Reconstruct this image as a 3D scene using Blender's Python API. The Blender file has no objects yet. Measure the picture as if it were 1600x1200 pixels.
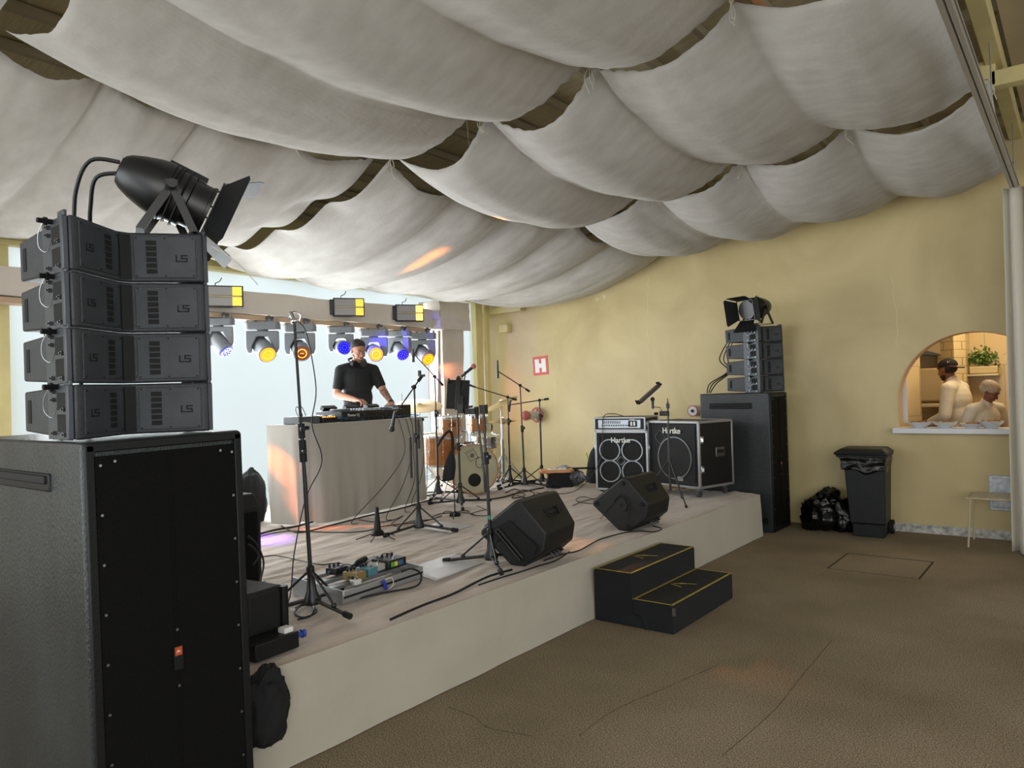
import bpy, bmesh, math, random
from mathutils import Vector, Matrix, Euler, noise
random.seed(7)
PI = math.pi
C = bpy.context.scene.collection
sc = bpy.context.scene
R = math.radians

# ---------------------------------------------------------------- camera
EYE, FPX, YAW, PITCH, ROLL = 1.6, 1149.35, .6621, .0137, -.0278
fw = Vector((-math.sin(YAW)*math.cos(PITCH), math.cos(YAW)*math.cos(PITCH), math.sin(PITCH)))
rt0 = Vector((math.cos(YAW), math.sin(YAW), 0)); up0 = rt0.cross(fw)
rt = math.cos(ROLL)*rt0 + math.sin(ROLL)*up0; upv = -math.sin(ROLL)*rt0 + math.cos(ROLL)*up0
cd = bpy.data.cameras.new('camera'); cam = bpy.data.objects.new('camera', cd); C.objects.link(cam)
cd.sensor_width = 36; cd.lens = FPX/1600*36; cd.clip_start = .05
cam.matrix_world = Matrix(((rt.x, upv.x, -fw.x, 0), (rt.y, upv.y, -fw.y, 0), (rt.z, upv.z, -fw.z, EYE), (0, 0, 0, 1)))
sc.camera = cam
def P(px, py, ax, v):
    """the place on the plane (axis ax = v) that a spot of the photograph lies on"""
    d = (px-800)/FPX*rt - (py-600)/FPX*upv + fw
    c = Vector((0, 0, EYE)); return c + d*((v-c[ax])/d[ax])

# ---------------------------------------------------------------- light
w = bpy.data.worlds.new('world'); sc.world = w; w.use_nodes = True
wn = w.node_tree.nodes; wl = w.node_tree.links
bg = wn['Background']; bg.inputs[1].default_value = 1.0
tc = wn.new('ShaderNodeTexCoord'); sp = wn.new('ShaderNodeSeparateXYZ'); cr = wn.new('ShaderNodeValToRGB')
wl.new(tc.outputs['Generated'], sp.inputs[0]); wl.new(sp.outputs[2], cr.inputs[0]); wl.new(cr.outputs[0], bg.inputs[0])
cr.color_ramp.elements[0].position = .0; cr.color_ramp.elements[0].color = (.62, .66, .68, 1)
cr.color_ramp.elements[1].position = .35; cr.color_ramp.elements[1].color = (1.0, 1.06, 1.1, 1)
def area(name, loc, rot, sx, sy, power, col=(1, 1, 1)):
    l = bpy.data.lights.new(name, 'AREA'); l.shape = 'RECTANGLE'; l.size = sx; l.size_y = sy; l.energy = power; l.color = col
    o = bpy.data.objects.new(name, l); C.objects.link(o); o.location = loc; o.rotation_euler = rot; return o
def spot(name, loc, target, power, col, deg, blend=.4, rad=.04):
    l = bpy.data.lights.new(name, 'SPOT'); l.energy = power; l.color = col; l.spot_size = R(deg); l.spot_blend = blend; l.shadow_soft_size = rad
    o = bpy.data.objects.new(name, l); C.objects.link(o); o.location = loc
    o.rotation_euler = (Vector(target)-Vector(loc)).to_track_quat('-Z', 'Y').to_euler(); return o
# daylight of the open side of the hall behind the photographer, and through the sheeted front behind the band
area('daylight_open_side', (3.4, -3.4, 2.0), Euler((R(82), 0, R(40))), 6.5, 3.4, 165, (1, .98, .95))
area('daylight_sheeting', (-7.16, 5.2, 1.75), Euler((R(90), 0, R(-90))), 5.4, 2.2, 235, (.93, .98, 1))
area('daylight_left_opening', (-4.6, -3.4, 2.0), Euler((R(86), 0, R(-8))), 4.5, 3.2, 120, (.93, .98, 1))
sc.view_settings.view_transform = 'Standard'; sc.view_settings.look = 'None'
sc.view_settings.gamma = 1; sc.view_settings.use_curve_mapping = False; sc.view_settings.exposure = 0.44
sc.cycles.max_bounces = 7; sc.cycles.diffuse_bounces = 4; sc.cycles.transmission_bounces = 6; sc.cycles.transparent_max_bounces = 8
sc.cycles.sample_clamp_indirect = 4; sc.cycles.use_denoising = True

# ---------------------------------------------------------------- materials
def lin(h):
    if isinstance(h, tuple): return h
    v = [int(h[i:i+2], 16)/255 for i in (0, 2, 4)]
    return tuple((c/12.92 if c <= .04045 else ((c+.055)/1.055)**2.4) for c in v)
def mat(name, col, rough=.5, metal=0, bump=0, scale=40, var=0, vscale=3, emit=None, es=1, trans=0, spec=.5, detail=4, col2=None, alpha=1, stretch=None, sheen=0, bd=.01):
    m = bpy.data.materials.new(name); m.use_nodes = True; n = m.node_tree.nodes; l = m.node_tree.links; b = n['Principled BSDF']
    c = lin(col)
    b.inputs['Base Color'].default_value = (*c, 1); b.inputs['Roughness'].default_value = rough; b.inputs['Metallic'].default_value = metal
    b.inputs['Specular IOR Level'].default_value = spec
    if sheen: b.inputs['Sheen Weight'].default_value = sheen
    if trans: b.inputs['Transmission Weight'].default_value = trans
    if alpha < 1: b.inputs['Alpha'].default_value = alpha
    if emit is not None: b.inputs['Emission Color'].default_value = (*lin(emit), 1); b.inputs['Emission Strength'].default_value = es
    t = n.new('ShaderNodeTexCoord'); mp = n.new('ShaderNodeMapping'); l.new(t.outputs['Object'], mp.inputs[0])
    if stretch: mp.inputs['Scale'].default_value = stretch
    if var or col2:
        nz = n.new('ShaderNodeTexNoise'); nz.inputs['Scale'].default_value = vscale; nz.inputs['Detail'].default_value = 6; l.new(mp.outputs[0], nz.inputs[0])
        r = n.new('ShaderNodeValToRGB'); l.new(nz.outputs[0], r.inputs[0]); l.new(r.outputs[0], b.inputs['Base Color'])
        r.color_ramp.elements[0].position = .32; r.color_ramp.elements[1].position = .68
        if col2: a, d = c, lin(col2)
        else: a, d = tuple(x*(1-var) for x in c), tuple(min(1, x*(1+var)) for x in c)
        r.color_ramp.elements[0].color = (*a, 1); r.color_ramp.elements[1].color = (*d, 1)
    if bump:
        nb = n.new('ShaderNodeTexNoise'); nb.inputs['Scale'].default_value = scale; nb.inputs['Detail'].default_value = detail; l.new(mp.outputs[0], nb.inputs[0])
        bp = n.new('ShaderNodeBump'); bp.inputs['Strength'].default_value = bump; bp.inputs['Distance'].default_value = bd
        l.new(nb.outputs[0], bp.inputs['Height']); l.new(bp.outputs[0], b.inputs['Normal'])
    return m
M = {}
M['black'] = mat('black_plastic', '0b0c0e', .5, spec=.35, bump=.15, scale=120)
M['black_matte'] = mat('black_matte', '0a0a0c', .7)
M['metal_black'] = mat('black_metal', '0c0c0e', .38, spec=.6)
M['sub_paint'] = mat('textured_black_paint', '24292b', .34, bump=.4, scale=190, var=.35, vscale=4, stretch=(1, 1, .35), detail=2)
M['grille'] = mat('black_grille', '030304', .75, spec=.2, bump=.35, scale=260, detail=1)
M['array_grey'] = mat('array_grey', '303438', .5, bump=.25, scale=90, var=.12, vscale=6)
M['array_grille'] = mat('array_grille', '3a3e44', .48, bump=.35, scale=300, var=.2, vscale=7)
M['rig'] = mat('rigging_steel', '4c5056', .4, metal=.3)
M['chrome'] = mat('chrome', 'd8dade', .18, metal=1)
M['steel'] = mat('steel', '9a9da0', .32, metal=1)
M['alu'] = mat('aluminium', 'adafb1', .35, metal=.7)
M['white_logo'] = mat('white_logo', 'f0f0ec', .5)
M['wedge'] = mat('moulded_plastic', '111214', .5, bump=.3, scale=180)
M['rubber'] = mat('rubber', '0b0b0c', .8)
M['lacq'] = mat('honey_maple', 'a9703c', .25, var=.18, vscale=3, stretch=(1, 1, 5))
M['drumhead'] = mat('smoked_head', 'a39c7c', .45, var=.08, vscale=5)
M['brass'] = mat('cymbal_bronze', 'a8915c', .5, metal=.5, bump=.15, scale=60)
M['cable'] = mat('cable', '0c0c0d', .55)
M['cord_white'] = mat('white_cord', 'd8d2c4', .7)
M['skin'] = mat('skin', 'a5735a', .5, var=.06, vscale=12)
M['skin_dark'] = mat('brown_skin', '7c4e38', .5, var=.06, vscale=12)
M['shirt'] = mat('black_shirt', '0d0e11', .85, bump=.3, scale=30)
M['hair'] = mat('dark_hair', '1b1513', .7, bump=.8, scale=160)
M['white_coat'] = mat('white_cotton', 'd9d0bf', .8, bump=.8, scale=9)
M['orange_lens'] = mat('orange_lens', 'ff8a10', .2, emit='ff7a08', es=1.6)
M['blue_lens'] = mat('blue_lens', '1408d8', .2, emit='0a04f0', es=1.6)
M['head_grey'] = mat('moving_head_grey', '73787d', .4)
M['yellow_lamp'] = mat('yellow_lamp_panel', 'f2cc4a', .4, emit='f5c840', es=.55)
M['hot_lamp'] = mat('hot_lamp_panel', 'ffd060', .4, emit='ffc860', es=1.5)
M['red'] = mat('red_paint', 'd2504c', .5)
M['garbage'] = mat('bin_bag', '050506', .28, bump=.9, scale=9, detail=6)
M['bin'] = mat('bin_plastic', '101417', .5, bump=.15, scale=60)
M['porcelain'] = mat('porcelain', 'd9dbde', .25)
M['leaf'] = mat('leaf', '4f6f28', .5, var=.4, vscale=12)

# ---------------------------------------------------------------- mesh helpers
class MB:
    def __init__(s): s.b = bmesh.new()
    def _x(s, vs, m):
        if m is not None:
            for v in vs: v.co = m @ v.co
    def box(s, c, d, m=None, rot=None):
        c = Vector(c); r = Euler(rot).to_matrix() if rot else None
        vs = []
        for x, y, z in ((-1,-1,-1),(1,-1,-1),(1,1,-1),(-1,1,-1),(-1,-1,1),(1,-1,1),(1,1,1),(-1,1,1)):
            p = Vector((x*d[0]/2, y*d[1]/2, z*d[2]/2)); p = r @ p if r else p
            vs.append(s.b.verts.new(c+p))
        for f in ((3,2,1,0),(4,5,6,7),(0,1,5,4),(1,2,6,5),(2,3,7,6),(3,0,4,7)): s.b.faces.new([vs[i] for i in f])
        s._x(vs, m); return s
    def prism(s, poly, h0, h1, ax='z', m=None):
        """poly in the two other axes, extruded from h0 to h1 along ax"""
        def mk(a, b, h): return {'z': (a, b, h), 'x': (h, a, b), 'y': (a, h, b)}[ax]
        n = len(poly); lo = [s.b.verts.new(mk(a, b, h0)) for a, b in poly]; hi = [s.b.verts.new(mk(a, b, h1)) for a, b in poly]
        s.b.faces.new(lo[::-1]); s.b.faces.new(hi)
        for i in range(n): s.b.faces.new((lo[i], lo[(i+1) % n], hi[(i+1) % n], hi[i]))
        s._x(lo+hi, m); return s
    def cyl(s, p0, p1, r0, r1=None, n=12, caps=True, m=None):
        p0, p1 = Vector(p0), Vector(p1); r1 = r0 if r1 is None else r1
        q = (p1-p0).to_track_quat('Z', 'Y').to_matrix(); a, b = [], []
        for i in range(n):
            t = 2*PI*i/n; d = q @ Vector((math.cos(t), math.sin(t), 0))
            a.append(s.b.verts.new(p0+d*r0)); b.append(s.b.verts.new(p1+d*r1))
        for i in range(n): s.b.faces.new((a[i], a[(i+1) % n], b[(i+1) % n], b[i]))
        if caps: s.b.faces.new(a[::-1]); s.b.faces.new(b)
        s._x(a+b, m); return s
    def tube(s, pts, r, n=6, smooth=True, closed=False):
        pts = [Vector(p) for p in pts]
        if smooth and len(pts) > 2: pts = catmull(pts)
        rings = []; up = Vector((0, 0, 1))
        for i, p in enumerate(pts):
            t = (pts[min(i+1, len(pts)-1)]-pts[max(i-1, 0)])
            if t.length < 1e-7: t = Vector((0, 0, 1))
            t.normalize(); u = up - t*up.dot(t)
            if u.length < .05: u = Vector((1, 0, 0)) - t*t.x
            u.normalize(); up = u; v = t.cross(u)
            rr = r(i/(len(pts)-1)) if callable(r) else r
            rings.append([s.b.verts.new(p+u*math.cos(2*PI*k/n)*rr+v*math.sin(2*PI*k/n)*rr) for k in range(n)])
        for a, b in zip(rings, rings[1:]):
            for k in range(n): s.b.faces.new((a[k], a[(k+1) % n], b[(k+1) % n], b[k]))
        s.b.faces.new(rings[0][::-1]); s.b.faces.new(rings[-1]); return s
    def lathe(s, prof, m=None, n=24, close=True):
        """prof: list of (r, z) about local z"""
        rings = []
        for r, z in prof:
            if r < 1e-5: rings.append([s.b.verts.new((0, 0, z))])
            else: rings.append([s.b.verts.new((r*math.cos(2*PI*k/n), r*math.sin(2*PI*k/n), z)) for k in range(n)])
        for a, b in zip(rings, rings[1:]):
            for k in range(n):
                k2 = (k+1) % n
                if len(a) == 1 and len(b) == 1: continue
                if len(a) == 1: s.b.faces.new((a[0], b[k2], b[k]))
                elif len(b) == 1: s.b.faces.new((a[k], a[k2], b[0]))
                else: s.b.faces.new((a[k], a[k2], b[k2], b[k]))
        if close:
            if len(rings[0]) > 1: s.b.faces.new(rings[0][::-1])
            if len(rings[-1]) > 1: s.b.faces.new(rings[-1])
        s._x([v for r in rings for v in r], m); return s
    def sph(s, c, r, n=12, m=None, rot=None):
        if not hasattr(r, '__len__'): r = (r, r, r)
        mm = Matrix.Translation(c) @ (Euler(rot).to_matrix().to_4x4() if rot else Matrix()) @ Matrix.Diagonal((*r, 1))
        if m is not None: mm = m @ mm
        vs, fs = unit_ball(n); w_ = [s.b.verts.new(mm @ v) for v in vs]
        for f in fs: s.b.faces.new([w_[i] for i in f])
        return s
    def grid(s, f, nu, nv, flip=False):
        vs = [[s.b.verts.new(f(i/nu, j/nv)) for j in range(nv+1)] for i in range(nu+1)]
        for i in range(nu):
            for j in range(nv):
                q = (vs[i][j], vs[i+1][j], vs[i+1][j+1], vs[i][j+1])
                s.b.faces.new(q[::-1] if flip else q)
        return s
def catmull(p, k=6):
    out = []
    for i in range(len(p)-1):
        a, b, c, d = p[max(i-1, 0)], p[i], p[i+1], p[min(i+2, len(p)-1)]
        for j in range(k):
            t = j/k; out.append(.5*((2*b)+(c-a)*t+(2*a-5*b+4*c-d)*t*t+(3*b-a-3*c+d)*t**3))
    out.append(p[-1]); return out
def obj(name, mb, m, parent=None, bevel=0, smooth=True, ang=35, seg=2, solid=0, subsurf=0):
    b = mb.b if isinstance(mb, MB) else mb
    bmesh.ops.recalc_face_normals(b, faces=b.faces)
    me = bpy.data.meshes.new(name); b.to_mesh(me); b.free()
    if smooth:
        me.polygons.foreach_set('use_smooth', [True]*len(me.polygons)); me.set_sharp_from_angle(angle=R(ang))
    o = bpy.data.objects.new(name, me); C.objects.link(o)
    me.materials.append(M[m] if isinstance(m, str) else m)
    if parent: o.parent = parent
    if solid: q = o.modifiers.new('s', 'SOLIDIFY'); q.thickness = solid; q.offset = 0
    if bevel: q = o.modifiers.new('b', 'BEVEL'); q.width = bevel; q.segments = seg; q.limit_method = 'ANGLE'; q.angle_limit = R(40); q.harden_normals = False
    if subsurf: q = o.modifiers.new('u', 'SUBSURF'); q.levels = subsurf; q.render_levels = subsurf
    return o
def tag(o, label=None, cat=None, group=None, kind=None):
    if label: o['label'] = label
    if cat: o['category'] = cat
    if group: o['group'] = group
    if kind: o['kind'] = kind
    return o
def thing(name, label, cat, loc=(0, 0, 0), rz=0, group=None):
    o = bpy.data.objects.new(name, None); C.objects.link(o); o.empty_display_size = .1
    o.location = loc; o.rotation_euler = (0, 0, rz); return tag(o, label, cat, group)
def struct(name, mb, m, parent=None, **k):
    o = obj(name, mb, m, parent, **k)
    if parent is None: o['kind'] = 'structure'
    return o
def copy_tree(o, parent=None):
    c = o.copy(); C.objects.link(c)
    if parent: c.parent = parent
    for ch in o.children: copy_tree(ch, c)
    return c
def text(name, s, size, m, parent, mtx, ext=.0015, align='CENTER', bold=0, sx=1):
    cu = bpy.data.curves.new(name, 'FONT'); cu.body = s; cu.size = size; cu.extrude = ext; cu.align_x = align; cu.align_y = 'CENTER'; cu.offset = bold
    t = bpy.data.objects.new('tmp', cu); C.objects.link(t); dg = bpy.context.evaluated_depsgraph_get(); dg.update()
    me = bpy.data.meshes.new_from_object(t.evaluated_get(dg)); bpy.data.objects.remove(t); bpy.data.curves.remove(cu)
    me.transform(mtx @ Matrix.Diagonal((sx, 1, 1, 1))); me.name = name
    o = bpy.data.objects.new(name, me); C.objects.link(o); me.materials.clear(); me.materials.append(M[m] if isinstance(m, str) else m)
    if parent: o.parent = parent
    return o
def face_mtx(pos, normal, up=(0, 0, 1)):
    """text plane: local z = normal, local y = up"""
    n = Vector(normal).normalized(); u = Vector(up); u = (u-n*u.dot(n)).normalized(); x = u.cross(n)
    return Matrix(((x.x, u.x, n.x, pos[0]), (x.y, u.y, n.y, pos[1]), (x.z, u.z, n.z, pos[2]), (0, 0, 0, 1)))
_balls = {}
def unit_ball(n):
    if n not in _balls:
        b = bmesh.new(); bmesh.ops.create_uvsphere(b, u_segments=n*2, v_segments=n, radius=1)
        _balls[n] = ([v.co.copy() for v in b.verts], [[v.index for v in f.verts] for f in b.faces]); b.free()
    return _balls[n]
def ball(sv, sf, m, n):
    vs, fs = unit_ball(n); o = len(sv); sv += [m @ v for v in vs]; sf += [[i+o for i in f] for f in fs]
def blob(name, prims, voxel, m, parent=None, smooth=4):
    """one continuous surface over tapered capsules and ellipsoids"""
    sv, sf = [], []
    for q in prims:
        if q[0] == 'c':
            _, a, b, r0, r1 = q; a, b = Vector(a), Vector(b); k = max(2, int((b-a).length/(min(r0, r1)*.5)))
            for i in range(k+1):
                t = i/k; ball(sv, sf, Matrix.Translation(a.lerp(b, t)) @ Matrix.Scale(r0+(r1-r0)*t, 4), 7)
        else:
            ball(sv, sf, Matrix.Translation(q[1]) @ (Euler(q[3]).to_matrix().to_4x4() if len(q) > 3 else Matrix()) @ Matrix.Diagonal((*q[2], 1)), 10)
    me = bpy.data.meshes.new(name); me.from_pydata(sv, [], sf)
    t = bpy.data.objects.new('tmp', me); C.objects.link(t)
    r = t.modifiers.new('r', 'REMESH'); r.mode = 'VOXEL'; r.voxel_size = voxel; r.use_smooth_shade = True
    s = t.modifiers.new('s', 'SMOOTH'); s.iterations = smooth; s.factor = .5
    dg = bpy.context.evaluated_depsgraph_get(); dg.update()
    m2 = bpy.data.meshes.new_from_object(t.evaluated_get(dg)); m2.name = name
    bpy.data.objects.remove(t); bpy.data.meshes.remove(me)
    o = bpy.data.objects.new(name, m2); C.objects.link(o); m2.materials.clear(); m2.materials.append(M[m] if isinstance(m, str) else m)
    m2.polygons.foreach_set('use_smooth', [True]*len(m2.polygons))
    if parent: o.parent = parent
    return o

# ---------------------------------------------------------------- the setting
WY, WX, ST = 8.864, -7.31, .463     # yellow wall, sheeted front, stage height
def plaster(name, c1, c2, c3):
    m = mat(name, c1, .42, bump=.25, scale=6, detail=8, spec=.45); n = m.node_tree.nodes; l = m.node_tree.links; b = n['Principled BSDF']
    t = n.new('ShaderNodeTexCoord'); a = n.new('ShaderNodeTexNoise'); a.inputs['Scale'].default_value = .9; a.inputs['Detail'].default_value = 9; a.inputs['Distortion'].default_value = .8
    l.new(t.outputs['Object'], a.inputs[0]); r = n.new('ShaderNodeValToRGB'); l.new(a.outputs[0], r.inputs[0])
    r.color_ramp.elements[0].position = .34; r.color_ramp.elements[0].color = (*lin(c2), 1); r.color_ramp.elements[1].position = .66; r.color_ramp.elements[1].color = (*lin(c1), 1)
    # pale chipped cracks
    v = n.new('ShaderNodeTexNoise'); v.inputs['Scale'].default_value = 1.6; v.inputs['Detail'].default_value = 14; v.inputs['Roughness'].default_value = .68; l.new(t.outputs['Object'], v.inputs[0])
    r2 = n.new('ShaderNodeValToRGB'); l.new(v.outputs[0], r2.inputs[0]); r2.color_ramp.elements[0].position = .70; r2.color_ramp.elements[0].color = (0, 0, 0, 1); r2.color_ramp.elements[1].position = .74; r2.color_ramp.elements[1].color = (1, 1, 1, 1)
    mx = n.new('ShaderNodeMixRGB'); l.new(r2.outputs[0], mx.inputs[0]); l.new(r.outputs[0], mx.inputs[1]); mx.inputs[2].default_value = (*lin(c3), 1); l.new(mx.outputs[0], b.inputs['Base Color'])
    return m
M['wall'] = plaster('yellow_plaster', 'd6c493', 'bfad7d', 'e4d9b6')
M['yellow_paint'] = mat('cream_painted_steel', 'd9cc92', .45, var=.08)
def carpet():
    m = mat('carpet', '6b6250', .95, bump=.5, scale=240, detail=2, spec=.15); n = m.node_tree.nodes; l = m.node_tree.links; b = n['Principled BSDF']
    t = n.new('ShaderNodeTexCoord'); a = n.new('ShaderNodeTexNoise'); a.inputs['Scale'].default_value = 150; a.inputs['Detail'].default_value = 5; a.inputs['Roughness'].default_value = .75; l.new(t.outputs['Object'], a.inputs[0])
    r = n.new('ShaderNodeValToRGB'); l.new(a.outputs[0], r.inputs[0]); r.color_ramp.elements[0].position = .40; r.color_ramp.elements[0].color = (*lin('4f4433'), 1); r.color_ramp.elements[1].position = .66; r.color_ramp.elements[1].color = (*lin('c9b89c'), 1)
    c = n.new('ShaderNodeTexNoise'); c.inputs['Scale'].default_value = 1.1; c.inputs['Detail'].default_value = 7; l.new(t.outputs['Object'], c.inputs[0])
    r2 = n.new('ShaderNodeValToRGB'); l.new(c.outputs[0], r2.inputs[0]); r2.color_ramp.elements[0].position = .3; r2.color_ramp.elements[0].color = (.72, .70, .66, 1); r2.color_ramp.elements[1].position = .62; r2.color_ramp.elements[1].color = (1, 1, 1, 1)
    mx = n.new('ShaderNodeMixRGB'); mx.blend_type = 'MULTIPLY'; mx.inputs[0].default_value = 1; l.new(r.outputs[0], mx.inputs[1]); l.new(r2.outputs[0], mx.inputs[2]); l.new(mx.outputs[0], b.inputs['Base Color'])
    return m
M['carpet'] = carpet()
mb = MB(); mb.box((-2, 3.5, -.05), (16, 16, .1)); fl = struct('floor', mb, 'carpet', smooth=False)
# the hatch cut in the carpet
M['seam'] = mat('carpet_seam', '1d1810', .9)
h = [P(1293, 888, 2, 0), P(1322, 864, 2, 0), P(1459, 877, 2, 0), P(1446, 901, 2, 0)]
hx0, hx1, hy0, hy1 = h[0].x, h[2].x, h[0].y, h[1].y
mb = MB()
for c, d in (((hx0, (hy0+hy1)/2), (.014, hy1-hy0)), ((hx1, (hy0+hy1)/2), (.016, hy1-hy0)), (((hx0+hx1)/2, hy1), (hx1-hx0, .016)), (((hx0+hx1)/2, hy0), (hx1-hx0, .006))):
    mb.box((c[0], c[1], .0005), (d[0], d[1], .001))
struct('trim_1', mb, 'seam', smooth=False)
mb = MB()
for pts in ([(700, 1105), (740, 1120), (765, 1138), (830, 1150)], [(905, 1150), (960, 1110), (1040, 1075), (1120, 1040)], [(1130, 1180), (1210, 1110), (1250, 1060), (1300, 1000)]):
    mb.tube([P(a, b, 2, -.001) for a, b in pts], .0022, 4)
struct('trim_2', mb, M['seam'])
# yellow back wall with the arched serving hatch
AX0, AX1, AZ = -1.615, -.195, 1.415; ar = (AX1-AX0)/2; acx = (AX0+AX1)/2
mb = MB(); T = .2
mb.box(((WX-.3+AX0)/2, WY+T/2, 2.4), (AX0-WX+.3, T, 4.8)); mb.box(((4+AX1)/2, WY+T/2, 2.4), (4-AX1, T, 4.8))
mb.box((acx, WY+T/2, .55), (AX1-AX0, T, 1.10))
N = 28
for i in range(N):
    a0, a1 = PI-PI*i/N, PI-PI*(i+1)/N
    p0, p1 = (acx+ar*math.cos(a0), AZ+ar*math.sin(a0)), (acx+ar*math.cos(a1), AZ+ar*math.sin(a1))
    mb.prism([p0, p1, (p1[0], 4.8), (p0[0], 4.8)], WY, WY+T, 'y')
bmesh.ops.remove_doubles(mb.b, verts=mb.b.verts, dist=1e-4)
struct('wall_back', mb, 'wall', smooth=False)
# old plaster seams running down the wall
M['seam_plaster'] = mat('pale_plaster_seam', 'e2d5a8', .6, bump=.6, scale=40)
mb = MB(); rs = random.Random(2)
for x0, z0_, z1_ in ((P(868, 600, 1, WY).x, .5, 3.1), (P(1012, 480, 1, WY).x, 1.7, 3.2), (P(1395, 400, 1, WY).x, 2.0, 2.9)):
    n_ = int((z1_-z0_)/.06); mb.tube([(x0+rs.uniform(-.012, .012)+.02*math.sin(i*.35), WY+.002, z0_+i*.06) for i in range(n_)], lambda u: .005, 5)
struct('trim_9', mb, 'seam_plaster')
# hatch reveal, a paler smooth lining around the arch
M['reveal'] = mat('arch_lining', 'cfae84', .5)
mb = MB(); path = [(AX0, 1.1), (AX0, AZ)]+[(acx+ar*math.cos(PI-PI*i/24), AZ+ar*math.sin(PI-PI*i/24)) for i in range(1, 24)]+[(AX1, AZ), (AX1, 1.1)]
for q, (a, b) in enumerate(zip(path, path[1:])):
    def inn(p):
        if p[1] <= AZ: return (p[0]+(.014 if p[0] < acx else -.014), p[1])
        k = 1-.014/ar; return (acx+(p[0]-acx)*k, AZ+(p[1]-AZ)*k)
    mb.prism([a, b, inn(b), inn(a)], WY-.003, WY+T+.003, 'y')
struct('trim_3', mb, 'reveal', smooth=False)
mb = MB(); mb.box((-.2, WY-.006, .045), (3.6, .012, .09)); M['baseboard'] = mat('whitewashed_board', 'd8d7d2', .7, col2='8e8c86', vscale=22, bump=.3, scale=30)
struct('baseboard_back', mb, 'baseboard', smooth=False)
# sheeted front (left): solid part, framed clear sheeting, posts and beam
M['drape_wall'] = mat('beige_wall', 'bdb4a0', .8, var=.05)
mb = MB(); mb.box((WX-.06, -.3, 2.2), (.12, 5.0, 4.4)); struct('wall_left', mb, 'drape_wall', smooth=False)
def sheeting():
    m = bpy.data.materials.new('clear_vinyl_sheeting'); m.use_nodes = True; n = m.node_tree.nodes; l = m.node_tree.links; n.remove(n['Principled BSDF'])
    out = n['Material Output']; tl = n.new('ShaderNodeBsdfTranslucent'); tl.inputs[0].default_value = (.92, .985, .99, 1)
    df = n.new('ShaderNodeBsdfDiffuse'); df.inputs[0].default_value = (.7, .75, .76, 1)
    tr = n.new('ShaderNodeBsdfTransparent'); tr.inputs[0].default_value = (.93, 1, 1, 1)
    a = n.new('ShaderNodeMixShader'); a.inputs[0].default_value = .12; l.new(tl.outputs[0], a.inputs[1]); l.new(df.outputs[0], a.inputs[2])
    b = n.new('ShaderNodeMixShader'); b.inputs[0].default_value = .25; l.new(a.outputs[0], b.inputs[1]); l.new(tr.outputs[0], b.inputs[2]); l.new(b.outputs[0], out.inputs[0])
    return m
M['sheeting'] = sheeting()
mb = MB(); mb.grid(lambda u, v: (WX+.05*noise.noise(Vector((u*9, v*1.2, 3)))+.02*math.sin(u*40+v*2), 2.2+u*6.5, .0+v*3.05), 130, 12)
win = tag(bpy.data.objects.new('window_1', None), kind='structure'); C.objects.link(win)
obj('pane', mb, 'sheeting', win)
mb = MB(); mb.box((WX, 5.3, 3.13), (.14, 7.2, .2)); mb.box((WX+.05, 5.3, 3.02), (.10, 7.2, .05))
mb.box((WX-.02, 5.3, 3.72), (.06, 7.2, 1.0)); obj('head_beam', mb, 'yellow_paint', win, bevel=.008)
mb = MB(); mb.box((WX+.02, 8.50, 1.6), (.14, .16, 3.2)); mb.box((WX+.10, 8.66, 1.6), (.05, .08, 3.2)); mb.box((WX+.3, 8.76, 2.88), (.85, .12, .09)); mb.box((WX+.35, 8.80, 2.6), (.16, .12, .12))
obj('corner_post', mb, 'yellow_paint', win, bevel=.006)
mb = MB(); mb.box((WX+.0, 2.28, 1.6), (.1, .1, 3.2)); obj('side_post', mb, 'yellow_paint', win)
# outside: pale paving the sheeting looks on to
M['paving'] = mat('paving', 'c9cfcf', .9); mb = MB(); mb.box((-17, 4, -.12), (19, 30, .1)); struct('ground_outside', mb, 'paving', smooth=False)
# roof over everything: boards on thin purlins and beams
M['roof'] = mat('roof_boards', 'd9cba8', .85, bump=.5, scale=8, stretch=(1, 8, 1), var=.1)
M['purlin'] = mat('purlin_paint', 'b3a689', .7)
def zt(x): return 3.82+.09*max(x, -8)
def zr(x): return zt(x)+.62
mb = MB(); mb.prism([(-7.6, zr(-7.6)), (-.3, zr(-.3)), (5, zr(-.3)+.05), (5, zr(-.3)+.15), (-.3, zr(-.3)+.1), (-7.6, zr(-7.6)+.1)], -4.2, 9.0, 'y')
struct('ceiling', mb, 'roof', smooth=False)
mb = MB()
x = -7.2
while x < -.5: mb.box((x, 2.4, zr(x)-.04), (.05, 13, .06)); x += .46
struct('trim_4', mb, 'purlin', smooth=False)
mb = MB()
for y in (-1.3, 1.25, 3.9, 6.33, 8.70): mb.prism([(-7.4, zr(-7.4)-.16), (-.3, zr(-.3)-.16), (-.3, zr(-.3)-.07), (-7.4, zr(-7.4)-.07)], y-.035, y+.035, 'y')
struct('trim_5', mb, 'purlin', smooth=False)
# painted beams and pale boards right of the curtain rail
a, b = P(1527, 40, 2, 4.0), P(1592, 240, 2, 4.0); bx = (a.x+b.x)/2
mb = MB(); mb.box((bx+.02, 3, 4.06), (.11, 11.7, .14)); q = P(1560, 112, 2, 3.95)
mb.box((bx-.03, q.y-.02, 3.93), (.12, .12, .2)); mb.box((bx+.75, q.y-.02, 3.88), (1.5, .12, .12))
struct('trim_6', mb, 'yellow_paint', bevel=.006)
M['soffit'] = mat('soffit_board', 'b3a58c', .8, var=.05)
mb = MB()
for i in range(3): mb.box((bx+.30+i*.42, 3, 4.16), (.40, 11.7, .03))
struct('trim_7', mb, 'soffit', smooth=False)
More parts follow.
